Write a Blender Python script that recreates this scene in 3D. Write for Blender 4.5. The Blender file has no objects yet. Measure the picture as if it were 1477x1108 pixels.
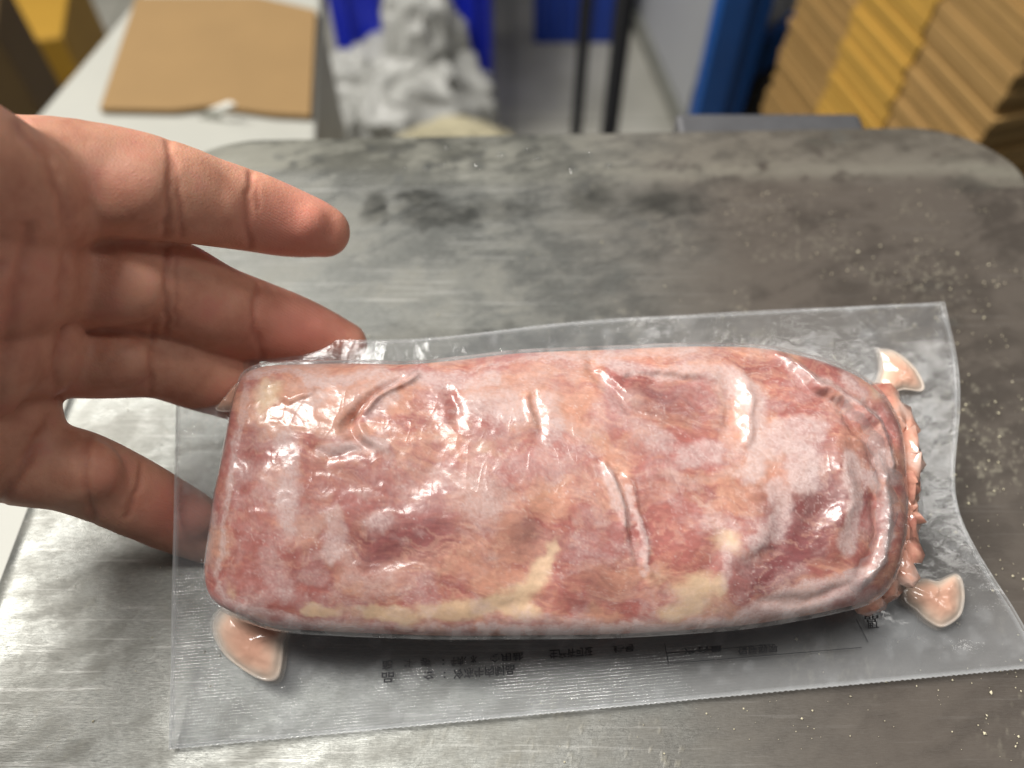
import bpy, math, random
import numpy as np
from mathutils import Vector

random.seed(7)
SC = bpy.context.scene
COL = SC.collection

# ------------------------------------------------------------------ camera
H = 0.18                      # lens height over the tray, metres
PITCH = math.radians(55.8)    # below the horizon
FPX, CX, CY = 1160.0, 738.5, 554.0     # focal length / centre in photo pixels
FWD = np.array([0, math.cos(PITCH), -math.sin(PITCH)])
UP = np.array([0, math.sin(PITCH), math.cos(PITCH)])
RIGHT = np.array([1.0, 0, 0])
CAM = np.array([0, 0, H])
cam_d = bpy.data.cameras.new('camera')
cam = bpy.data.objects.new('camera', cam_d)
COL.objects.link(cam)
cam.location = CAM
cam.rotation_euler = (math.pi / 2 - PITCH, 0, 0)
cam_d.sensor_width = 36.0
cam_d.sensor_fit = 'HORIZONTAL'
cam_d.lens = 36.0 * FPX / 1477.0
cam_d.clip_start = 0.01
cam_d.clip_end = 60
cam_d.dof.use_dof = True
cam_d.dof.focus_distance = 0.166
cam_d.dof.aperture_fstop = cam_d.lens / 3.3
SC.camera = cam

# ------------------------------------------------------------------ light
world = bpy.data.worlds.new('World')
SC.world = world
world.use_nodes = True
world.node_tree.nodes['Background'].inputs[0].default_value = (0.93, 0.97, 1.0, 1)
world.node_tree.nodes['Background'].inputs[1].default_value = 0.08


def area(name, loc, size, energy, target, col=(1, 0.965, 0.91)):
    d = bpy.data.lights.new(name, 'AREA')
    d.shape = 'RECTANGLE'
    d.size, d.size_y = size
    d.energy = energy
    d.color = col
    o = bpy.data.objects.new(name, d)
    COL.objects.link(o)
    o.location = loc
    v = Vector(target) - Vector(loc)
    o.rotation_euler = v.to_track_quat('-Z', 'Y').to_euler()
    return o


area('ceiling_tube_lamp', (-1.00, 0.52, 1.45), (0.45, 0.9), 44, (-0.05, 0.1, 0))
area('ceiling_tube_lamp', (-0.42, 0.30, 1.60), (0.22, 0.7), 17, (-0.02, 0.1, 0))
area('ceiling_tube_lamp', (1.30, 0.25, 1.7), (0.30, 1.2), 6, (0.1, 0.15, 0))
area('ceiling_tube_lamp', (-1.5, 1.5, 2.0), (0.16, 1.2), 8, (-0.2, 0.8, -0.4))

SC.view_settings.view_transform = 'Standard'
SC.view_settings.look = 'None'
SC.view_settings.exposure = 0.0
SC.view_settings.gamma = 1.0
SC.render.engine = 'CYCLES'
SC.cycles.transparent_max_bounces = 24
SC.cycles.max_bounces = 8
SC.cycles.use_denoising = True
SC.cycles.sample_clamp_indirect = 6


# ------------------------------------------------------------------ maths
def P(px, py, d):
    """photo pixel + depth along the view axis -> world"""
    return CAM + d * (FWD + RIGHT * (px - CX) / FPX + UP * (CY - py) / FPX)


def PH(px, py, h):
    """photo pixel -> world point at height h"""
    r = FWD + RIGHT * (px - CX) / FPX + UP * (CY - py) / FPX
    return CAM + r * (h - H) / r[2]


def proj(p):
    q = np.asarray(p) - CAM
    d = q @ FWD
    return np.stack([CX + FPX * (q @ RIGHT) / d, CY - FPX * (q @ UP) / d], -1)


def _hash(ix, iy, iz, seed):
    n = (ix * 374761393 + iy * 668265263 + iz * 2147483647 + seed * 1274126177) & 0xFFFFFFFF
    n = ((n ^ (n >> 13)) * 1274126177) & 0xFFFFFFFF
    n = ((n ^ (n >> 16)) * 2246822519) & 0xFFFFFFFF
    return ((n ^ (n >> 15)) & 0xFFFFFF) / float(0xFFFFFF)


def noise(x, y, z=0.0, seed=0):
    x, y, z = np.broadcast_arrays(np.asarray(x, float), np.asarray(y, float), np.asarray(z, float))
    ix, iy, iz = np.floor(x).astype(np.int64), np.floor(y).astype(np.int64), np.floor(z).astype(np.int64)
    fx, fy, fz = x - ix, y - iy, z - iz
    sx, sy, sz = (f * f * f * (f * (f * 6 - 15) + 10) for f in (fx, fy, fz))
    out = 0
    for dx in (0, 1):
        wx = sx if dx else 1 - sx
        for dy in (0, 1):
            wy = sy if dy else 1 - sy
            for dz in (0, 1):
                wz = sz if dz else 1 - sz
                out = out + wx * wy * wz * _hash(ix + dx, iy + dy, iz + dz, seed)
    return out            # 0..1


def fbm(x, y, z=0.0, seed=0, octv=4, gain=0.5):
    a, s, t = 1.0, 0.0, 0.0
    for k in range(octv):
        s = s + a * noise(x * 2 ** k + 17.3 * k, y * 2 ** k - 9.1 * k, z, seed + k)
        t += a
        a *= gain
    return s / t


def sm(e0, e1, x):
    t = np.clip((x - e0) / (e1 - e0), 0, 1)
    return t * t * (3 - 2 * t)


def lin(r, g, b):
    c = np.array([r, g, b]) / 255.0
    return np.where(c <= 0.04045, c / 12.92, ((c + 0.055) / 1.055) ** 2.4)


def seg_dist(X, Y, pts):
    best = np.full(X.shape, 1e9)
    for (x0, y0), (x1, y1) in zip(pts[:-1], pts[1:]):
        dx, dy = x1 - x0, y1 - y0
        t = np.clip(((X - x0) * dx + (Y - y0) * dy) / (dx * dx + dy * dy + 1e-12), 0, 1)
        best = np.minimum(best, np.hypot(X - x0 - t * dx, Y - y0 - t * dy))
    return best


def catmull(pts, n):
    p = np.asarray(pts, float)
    p = np.vstack([2 * p[0] - p[1], p, 2 * p[-1] - p[-2]])
    out = []
    m = len(p) - 3
    for t in np.linspace(0, m - 1e-9, n):
        i = int(t)
        f = t - i
        a, b, c, d = p[i:i + 4]
        out.append(0.5 * (2 * b + (c - a) * f + (2 * a - 5 * b + 4 * c - d) * f * f + (3 * b - a - 3 * c + d) * f ** 3))
    return np.array(out)


# ------------------------------------------------------------------ mesh / scene helpers
def mesh_obj(name, verts, faces, mat=None, parent=None, smooth=True, attrs=None, face=None):
    me = bpy.data.meshes.new(name)
    verts = np.asarray(verts, dtype=np.float32)
    if isinstance(faces, np.ndarray):
        nf, k = faces.shape
        me.vertices.add(len(verts))
        me.vertices.foreach_set('co', verts.ravel())
        me.loops.add(nf * k)
        me.loops.foreach_set('vertex_index', faces.astype(np.int32).ravel())
        me.polygons.add(nf)
        me.polygons.foreach_set('loop_start', np.arange(0, nf * k, k, dtype=np.int32))
        me.update(calc_edges=True)
    else:
        me.from_pydata([tuple(map(float, v)) for v in verts], [], faces)
    me.validate()
    if face is not None:
        nv = np.empty(len(me.polygons) * 3, np.float32)
        me.polygons.foreach_get('normal', nv)
        if float((nv.reshape(-1, 3) @ np.asarray(face, np.float32)).sum()) < 0:
            me.flip_normals()
    if smooth:
        me.shade_smooth()
    for an, av in (attrs or {}).items():
        av = np.asarray(av, dtype=np.float32)
        if av.ndim == 1:
            at = me.attributes.new(an, 'FLOAT', 'POINT')
            at.data.foreach_set('value', av)
        elif av.shape[1] == 4:
            at = me.attributes.new(an, 'FLOAT_COLOR', 'POINT')
            at.data.foreach_set('color', av.ravel())
        else:
            at = me.attributes.new(an, 'FLOAT_VECTOR', 'POINT')
            at.data.foreach_set('vector', av.ravel())
    o = bpy.data.objects.new(name, me)
    COL.objects.link(o)
    if mat:
        me.materials.append(mat)
    if parent:
        o.parent = parent
        o.matrix_parent_inverse = parent.matrix_basis.inverted()
    return o


def grid_faces(n, m, wrap=False, flip=False):
    i = np.arange(n - 1)[:, None]
    j = np.arange(m if wrap else m - 1)[None, :]
    a = i * m + j
    b = i * m + (j + 1) % m
    c = (i + 1) * m + (j + 1) % m
    d = (i + 1) * m + j
    f = np.stack([a, b, c, d] if not flip else [a, d, c, b], -1)
    return f.reshape(-1, 4)


def empty(name, loc=(0, 0, 0)):
    o = bpy.data.objects.new(name, None)
    o.empty_display_size = 0.02
    COL.objects.link(o)
    o.location = tuple(loc)
    return o


def tag(o, label=None, cat=None, group=None, kind=None):
    if label:
        o['label'] = label
    if cat:
        o['category'] = cat
    if group:
        o['group'] = group
    if kind:
        o['kind'] = kind
    return o


def frame_box(name, o, ax, ay, az, x0, x1, y0, y1, z0, z1, mat, parent=None, bev=0.0):
    """box in a local frame; bevelled with a small chamfer"""
    import bmesh
    bm = bmesh.new()
    vs = []
    for x in (x0, x1):
        for y in (y0, y1):
            for z in (z0, z1):
                vs.append(bm.verts.new(tuple(o + ax * x + ay * y + az * z)))
    for f in ((0, 1, 3, 2), (4, 6, 7, 5), (0, 4, 5, 1), (2, 3, 7, 6), (0, 2, 6, 4), (1, 5, 7, 3)):
        bm.faces.new([vs[i] for i in f])
    bmesh.ops.recalc_face_normals(bm, faces=bm.faces)
    if bev > 0:
        bmesh.ops.bevel(bm, geom=list(bm.edges), offset=bev, segments=2, affect='EDGES', profile=0.5)
    me = bpy.data.meshes.new(name)
    bm.to_mesh(me)
    bm.free()
    ob = bpy.data.objects.new(name, me)
    COL.objects.link(ob)
    me.materials.append(mat)
    if parent:
        ob.parent = parent
        ob.matrix_parent_inverse = parent.matrix_basis.inverted()
    return ob


# ------------------------------------------------------------------ material helper
class NT:
    def __init__(self, name):
        self.m = bpy.data.materials.new(name)
        self.m.use_nodes = True
        self.t = self.m.node_tree
        self.t.nodes.clear()
        self.out = self.t.nodes.new('ShaderNodeOutputMaterial')

    def n(self, typ, ins=None, **props):
        nd = self.t.nodes.new('ShaderNode' + typ)
        for k, v in props.items():
            setattr(nd, k, v)
        for k, v in (ins or {}).items():
            self.set(nd, k, v)
        return nd

    def set(self, nd, k, v):
        s = nd.inputs[k]
        if isinstance(v, bpy.types.NodeSocket):
            self.t.links.new(v, s)
        elif isinstance(v, bpy.types.Node):
            self.t.links.new(v.outputs[0], s)
        else:
            if s.type == 'RGBA' and len(v) == 3:
                v = (*v, 1)
            s.default_value = v

    def attr(self, name):
        return self.n('Attribute', attribute_name=name)

    def math(self, op, a, b=0.0, c=None, clamp=False):
        nd = self.n('Math', {0: a, 1: b}, operation=op, use_clamp=clamp)
        if c is not None:
            self.set(nd, 2, c)
        return nd.outputs[0]

    def mix(self, f, a, b):
        nd = self.n('Mix', data_type='RGBA')
        self.set(nd, 0, f)
        self.set(nd, 6, a)
        self.set(nd, 7, b)
        return nd.outputs[2]

    def ramp(self, f, stops):
        nd = self.n('ValToRGB', {0: f})
        e = nd.color_ramp.elements
        while len(e) < len(stops):
            e.new(0.5)
        for el, (p, c) in zip(e, stops):
            el.position = p
            el.color = (*c, 1) if not np.isscalar(c) else (c, c, c, 1)
        return nd.outputs[0]

    def tex(self, vec, scale, detail=4, rough=0.55, dist=0.0):
        return self.n('TexNoise', {'Vector': vec, 'Scale': scale, 'Detail': detail, 'Roughness': rough, 'Distortion': dist}).outputs[0]

    def bump(self, h, strength=0.3, dist=0.001, normal=None):
        nd = self.n('Bump', {'Height': h, 'Strength': strength, 'Distance': dist})
        if normal is not None:
            self.set(nd, 'Normal', normal)
        return nd.outputs[0]

    def obj(self):
        return self.n('TexCoord').outputs['Object']

    def done(self, sh):
        self.t.links.new(sh.outputs[0], self.out.inputs[0])
        return self.m


def simple_mat(name, col, rough=0.6, metal=0.0, nscale=30.0, var=0.25, bump=0.15, bdist=0.002, spec=0.5):
    t = NT(name)
    v = t.obj()
    f = t.tex(v, nscale, 5, 0.6)
    f2 = t.tex(v, nscale * 0.23, 3, 0.5)
    k = t.math('ADD', t.math('MULTIPLY', f, 0.5), t.math('MULTIPLY', f2, 0.5))
    c = np.array(col)
    base = t.ramp(k, [(0.25, tuple(c * (1 - var))), (0.75, tuple(np.minimum(c * (1 + var), 1)))])
    b = t.n('BsdfPrincipled', {'Base Color': base, 'Roughness': rough, 'Metallic': metal, 'Specular IOR Level': spec})
    t.set(b, 'Normal', t.bump(f, bump, bdist))
    return t.done(b)


# ================================================================== POUCH GEOMETRY
C00 = PH(243, 1082, 0.002)
C10 = PH(1512, 962, 0.002)
C01 = P(255, 487, 0.185)
C11 = P(1362, 435, 0.2066)
LU = float(np.linalg.norm(C10 - C00))
LV = float(np.linalg.norm(C01 - C00))
NRM = np.cross((C10 - C00) + (C11 - C01), (C01 - C00) + (C11 - C10))
NRM /= np.linalg.norm(NRM)
EU = (C10 - C00 + C11 - C01)
EU /= np.linalg.norm(EU)
EV = np.cross(NRM, EU)


def S(u, v, h=0.0):
    u, v, h = np.broadcast_arrays(np.asarray(u, float), np.asarray(v, float), np.asarray(h, float))
    u_, v_ = u[..., None], v[..., None]
    p = C00 * (1 - u_) * (1 - v_) + C10 * u_ * (1 - v_) + C01 * (1 - u_) * v_ + C11 * u_ * v_
    pull = -0.0105 * np.exp(-((v - 0.40) / 0.27) ** 2) * sm(0.72, 1.0, u)
    sag = -0.0030 * np.exp(-((u - 0.27) / 0.17) ** 2) * sm(0.55, 1.0, v)
    return p + EU * pull[..., None] + EV * sag[..., None] + NRM * h[..., None]


def uv_of(px, py, h):
    u, v = 0.5, 0.5
    for _ in range(12):
        p0 = proj(S(u, v, h))
        e = 1e-4
        ju = (proj(S(u + e, v, h)) - p0) / e
        jv = (proj(S(u, v + e, h)) - p0) / e
        J = np.stack([ju, jv], -1)
        d = np.linalg.solve(J, np.array([px, py]) - p0)
        u += d[0]
        v += d[1]
    return u, v


# surface chart: a plain affine-like chart of the pack face in which features are laid out
_cu, _cv = [], []
_ch_src, _ch_dst = [], []
for _px in np.linspace(250, 1420, 10):
    for _py in np.linspace(440, 1000, 7):
        _u, _v = uv_of(_px, _py, 0.018)
        _ch_src.append([1, _u, _v, _u * _v, _u * _u, _v * _v])
        _ch_dst.append([_px, _py])
CHART = np.linalg.lstsq(np.array(_ch_src), np.array(_ch_dst), rcond=None)[0]


def chart(u, v):
    A = np.stack([np.ones_like(u), u, v, u * v, u * u, v * v], -1)
    r = A @ CHART
    return r[..., 0], r[..., 1]


KH = (proj(S(0.45, 0.45, 0.018)) - proj(S(0.45, 0.45, 0.008))) / 0.010

# meat outline, from the left end round: upper chain and lower chain
UPPER = [(316, 700), (326, 650), (336, 600), (343, 562), (352, 543), (375, 532), (410, 528), (470, 527), (530, 528), (585, 529), (650, 523),
         (720, 515), (800, 510), (900, 505), (1000, 502), (1090, 504), (1145, 513), (1195, 527), (1240, 548), (1272, 580), (1292, 620), (1302, 690)]
LOWER = [(316, 700), (308, 745), (300, 790), (296, 830), (303, 858), (322, 876), (360, 893), (410, 906), (500, 912), (580, 915), (650, 917),
         (800, 916), (900, 914), (1000, 908), (1080, 901), (1150, 890), (1205, 879), (1250, 866), (1280, 840), (1296, 790), (1303, 740), (1302, 690)]
HS = 0.0115


def chain(pts, n):
    uv = np.array([uv_of(x, y, HS) for x, y in pts]) * np.array([LU, LV])
    c = catmull(uv, 600)
    s = np.r_[0, np.cumsum(np.linalg.norm(np.diff(c, axis=0), axis=1))]
    s /= s[-1]
    # denser at both ends
    q = np.linspace(0, 1, n)
    q = q - 0.055 * np.sin(2 * math.pi * q)
    return np.stack([np.interp(q, s, c[:, 0]), np.interp(q, s, c[:, 1])], -1)


# creases pressed into / standing out of the pack: polyline (chart coordinates), half width, height (m)
CREASES = [
    ([(500, 618), (520, 585), (548, 556), (585, 538)], 7, -0.0016),
    ([(528, 590), (552, 560), (590, 540), (602, 532)], 5, 0.0016),
    ([(508, 600), (515, 630), (540, 650)], 9, -0.0016),
    ([(520, 615), (540, 640), (560, 648)], 9, 0.0010),
    ([(430, 640), (428, 720), (424, 760)], 18, 0.0004),
    ([(560, 640), (480, 665), (455, 650)], 8, -0.0006),
    ([(645, 565), (656, 590), (662, 612)], 9, -0.0014),
    ([(774, 575), (780, 610), (778, 630)], 7, -0.0012),
    ([(765, 570), (769, 610)], 5, 0.0008),
    ([(855, 520), (850, 540), (880, 565), (905, 595), (935, 610)], 7, -0.0015),
    ([(900, 560), (915, 545), (975, 552), (1030, 560)], 6, -0.0012),
    ([(890, 545), (950, 540), (1030, 545)], 6, 0.0008),
    ([(945, 610), (1000, 640), (1020, 670)], 10, -0.0008),
    ([(1045, 545), (1055, 590), (1042, 635)], 14, -0.0014),
    ([(1068, 545), (1078, 580), (1070, 640)], 8, 0.0013),
    ([(868, 672), (885, 700), (900, 745), (905, 770)], 6, 0.0014),
    ([(893, 690), (905, 735), (920, 790), (928, 836)], 6, -0.0012),
    ([(905, 690), (925, 780), (935, 830)], 5, 0.0010),
    ([(1105, 700), (1120, 740), (1108, 790), (1070, 830)], 16, -0.0016),
    ([(1160, 690), (1165, 740), (1130, 800), (1090, 850)], 20, -0.0010),
    ([(1200, 640), (1205, 730), (1190, 790)], 18, 0.0012),
    ([(1120, 512), (1165, 552), (1215, 585), (1262, 618), (1296, 668)], 8, 0.0020),
    ([(1135, 540), (1180, 575), (1225, 600)], 9, -0.0014),
    ([(1205, 590), (1245, 640), (1275, 690)], 10, -0.0016),
    ([(1225, 635), (1262, 660), (1282, 690)], 6, 0.0010),
    ([(1245, 590), (1280, 615), (1295, 650)], 9, -0.0012),
    ([(1280, 690), (1284, 740), (1264, 800), (1234, 845)], 8, 0.0009),
    ([(1255, 720), (1262, 770), (1235, 830)], 10, -0.0012),
    ([(1100, 870), (1160, 872), (1215, 850)], 8, -0.0010),
    ([(345, 870), (352, 893)], 5, 0.0006),
    ([(452, 560), (420, 575), (400, 565)], 6, 0.0006),
    ([(360, 640), (350, 700), (338, 740)], 20, -0.0009),
    ([(700, 640), (860, 655), (1000, 690)], 24, -0.0006),
    ([(600, 560), (640, 640), (600, 720)], 26, -0.0009),
    ([(800, 700), (770, 780), (790, 850)], 22, -0.0010),
    ([(470, 760), (540, 800), (640, 790)], 26, -0.0008),
    ([(1010, 700), (1040, 760), (1020, 830)], 20, -0.0010),
    ([(700, 880), (800, 870), (860, 885)], 14, -0.0008),
]
T_TOP, B_BOT, LIFT = 0.0095, 0.024, 0.0115


def base_relief(X, Y):
    d = np.zeros_like(X)
    wx = X + 16 * (fbm(X / 45, Y / 45, seed=3) - 0.5)
    wy = Y + 16 * (fbm(X / 45, Y / 45, seed=4) - 0.5)
    for pts, w, hgt in CREASES:
        pts = np.array(pts)
        dd = seg_dist(wx, wy, pts)
        # thin out towards the ends of the crease
        L = np.linalg.norm(pts[-1] - pts[0]) + 1e-6
        tt = ((wx - pts[0, 0]) * (pts[-1, 0] - pts[0, 0]) + (wy - pts[0, 1]) * (pts[-1, 1] - pts[0, 1])) / L ** 2
        d += (1.0 if pts[:, 0].mean() > 1180 or pts[:, 0].mean() < 600 else 0.6) * hgt * np.exp(-(dd / w) ** 2) * (0.35 + 0.65 * sm(-0.15, 0.3, tt) * sm(1.15, 0.7, tt))
    d += 0.0010 * (fbm(X / 130, Y / 100, seed=11, octv=2, gain=.35) - 0.5) * 2
    d += 0.00008 * (fbm(X / 26, Y / 22, seed=12, octv=3) - 0.5) * 2
    return d


def meat_loft(na, nt, top=True, offset=0.0):
    up, lo = chain(UPPER, na), chain(LOWER, na)
    th = np.linspace(0, math.pi, nt)
    be = np.sign(np.cos(th)) * (1 - (1 - np.abs(np.cos(th))) ** 1.4)
    be[0], be[-1] = 1, -1
    t = 0.5 - 0.5 * np.sign(np.cos(th)) * (1 - (np.abs(1 - np.abs(np.cos(th)))) ** 1.4)      # 0 at upper edge, 1 at lower edge
    pe = 2.3 if top else 2.0
    hp = (1 - np.abs(np.clip(be, -1, 1)) ** pe) ** (1 / pe)
    mid = 0.5 * (up + lo)
    dl = (mid[:, 0] - mid[0, 0])
    dr = (mid[-1, 0] - mid[:, 0])

    def env(d, R, q):
        return (1 - (1 - np.clip(d / R, 0, 1)) ** q) ** (1 / q)
    e = env(dl, 0.016, 2.2) * env(dr, 0.032, 2.0)
    T = (T_TOP if top else B_BOT)
    ab = up[:, None, :] * (1 - t)[None, :, None] + lo[:, None, :] * t[None, :, None]
    hh = T * e[:, None] * hp[None, :]
    u, v = ab[..., 0] / LU, ab[..., 1] / LV
    X, Y = chart(u, v)
    X = X + KH[0] * (hh + LIFT - 0.018)
    Y = Y + KH[1] * (hh + LIFT - 0.018)
    edge = sm(0, 0.25, hp[None, :] * e[:, None])
    if top:
        hh = hh + base_relief(X, Y) * edge
        hh = hh + offset * sm(0.0, 0.06, hp[None, :] * np.maximum(e[:, None], 0.02)) + (0.0 if offset == 0 else 0)
        p = S(u, v, hh + LIFT)
    else:
        p = S(u, v, LIFT - hh)
        lim = 0.0008
        p[..., 2] = np.maximum(p[..., 2], lim)
    if offset > 0:
        # push the skin outwards at the rim too
        c = np.stack([mid[:, 0], mid[:, 1]], -1)[:, None, :]
        dirv = ab - c
        nn = np.linalg.norm(dirv, axis=-1, keepdims=True) + 1e-9
        ab2 = ab + dirv / nn * offset * (1 - hp[None, :, None]) * 1.2
        p = S(ab2[..., 0] / LU, ab2[..., 1] / LV, hh + LIFT)
    return p, X, Y, hp[None, :] * np.ones_like(X), e[:, None] * np.ones_like(X)


# ------------------------------------------------------------------ meat colour (real colour of muscle, fat, frost)
def blob(X, Y, x, y, rx, ry, rot=0.0):
    c, s = math.cos(math.radians(rot)), math.sin(math.radians(rot))
    dx, dy = X - x, Y - y
    return np.exp(-(((dx * c + dy * s) / rx) ** 2 + ((-dx * s + dy * c) / ry) ** 2))


FAT = [(385, 560, 26, 22, 0, 1.0), (372, 590, 16, 22, 0, .7), (330, 850, 14, 20, 0, .6), (470, 882, 28, 14, 10, .9), (545, 885, 40, 15, 14, 1.0),
       (455, 878, 16, 11, 0, .9), (640, 885, 70, 18, -4, 1.0), (720, 868, 50, 18, -18, .95), (775, 830, 18, 40, 25, .9), (795, 790, 12, 26, 20, .7),
       (768, 888, 26, 15, 0, 1.0), (1040, 785, 24, 24, 0, 1.0), (1005, 858, 32, 30, 10, .85), (985, 885, 34, 14, 0, .8), (1040, 850, 12, 22, 0, .7),
       (955, 835, 26, 20, 0, .55), (700, 640, 60, 20, 5, .45), (620, 625, 40, 18, 0, .35), (880, 700, 34, 14, 0, .35), (660, 690, 30, 14, 0, .3),
       (800, 715, 50, 14, 0, .35), (1000, 725, 30, 18, 0, .4), (790, 530, 40, 10, 0, .25), (455, 640, 60, 22, 0, .35), (1270, 560, 20, 24, 40, .6),
       (700, 760, 40, 20, 0, .25), (860, 640, 50, 14, 0, .3)]
DEEP = [(590, 770, 110, 60, -8, 1.05), (520, 690, 50, 30, 0, .35), (690, 590, 44, 22, 10, .55), (950, 575, 60, 30, 20, 1.0), (1155, 740, 52, 80, 25, 1.6),
        (1100, 820, 50, 36, -25, 1.5), (1200, 545, 44, 18, 25, .8), (840, 800, 60, 44, 0, .55), (880, 850, 50, 24, 0, .5), (430, 820, 60, 40, 0, .45),
        (760, 780, 34, 20, 0, .4), (1260, 650, 26, 30, 40, .6), (1245, 730, 14, 40, 10, .9), (1080, 525, 80, 14, 4, .55), (960, 700, 60, 22, 10, .45),
        (1130, 880, 26, 10, 0, .4), (720, 690, 30, 20, 20, .45), (640, 850, 60, 16, 0, .3), (360, 690, 16, 40, 10, .35), (900, 760, 30, 30, 0, .4)]
FROST_P = [([(560, 548), (610, 538), (660, 540), (720, 545)], 12, .8), ([(690, 580), (740, 590)], 22, .7), ([(790, 585), (800, 625), (790, 640)], 12, .6),
           ([(1060, 548), (1085, 570), (1080, 620), (1075, 680)], 15, .95), ([(1100, 640), (1130, 640), (1150, 660), (1140, 690)], 20, .9),
           ([(1115, 620), (1160, 625)], 16, .8), ([(1110, 700), (1118, 730), (1110, 770)], 11, .8), ([(1210, 670), (1218, 720), (1205, 790)], 13, 1.0),
           ([(1218, 690), (1250, 690), (1262, 710)], 8, .8), ([(1235, 830), (1180, 855), (1120, 868), (1080, 885)], 14, .95),
           ([(1282, 720), (1285, 770), (1250, 835), (1190, 872), (1120, 890)], 9, .9), ([(1100, 895), (1000, 904), (900, 909), (800, 911), (690, 909)], 6, .95),
           ([(690, 909), (560, 905), (470, 900), (420, 890)], 3, .5), ([(866, 520), (900, 535), (980, 540), (1040, 548)], 9, .65), ([(870, 560), (920, 620), (960, 640)], 14, .45),
           ([(985, 660), (1020, 650)], 15, .7), ([(870, 680), (890, 720), (898, 750)], 9, .75), ([(900, 700), (922, 780), (930, 830)], 4, .8),
           ([(1075, 780), (1085, 775)], 12, .8), ([(1040, 800), (1045, 850)], 6, .5), ([(415, 640), (425, 700), (415, 750)], 15, .7), ([(470, 650), (520, 645), (560, 650)], 8, .7),
           ([(480, 742), (495, 770), (485, 800)], 13, .6), ([(535, 745), (560, 750)], 10, .45), ([(347, 560), (332, 640), (318, 720), (303, 800)], 6, .55),
           ([(303, 800), (303, 845), (330, 868), (380, 885), (450, 900)], 5.5, .6), ([(440, 540), (500, 535), (560, 532)], 9, .8), ([(455, 565), (425, 590)], 12, .5),
           ([(350, 545), (380, 533), (430, 531)], 5, .8), ([(640, 530), (760, 518), (900, 511), (1010, 507)], 4, .5), ([(1130, 520), (1190, 570), (1230, 590)], 5, .8),
           ([(1225, 585), (1265, 605), (1290, 650)], 5, .7), ([(1215, 555), (1240, 570)], 10, .6), ([(1270, 665), (1285, 690)], 14, .8), ([(385, 800), (410, 850)], 16, .35),
           ([(900, 590), (870, 600)], 26, .35), ([(600, 700), (700, 720)], 30, .25), ([(440, 830), (465, 830)], 14, .35), ([(540, 600), (575, 570)], 9, .5),
           ([(760, 890), (860, 900)], 8, .35), ([(352, 870), (356, 893)], 5, .8)]


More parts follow.
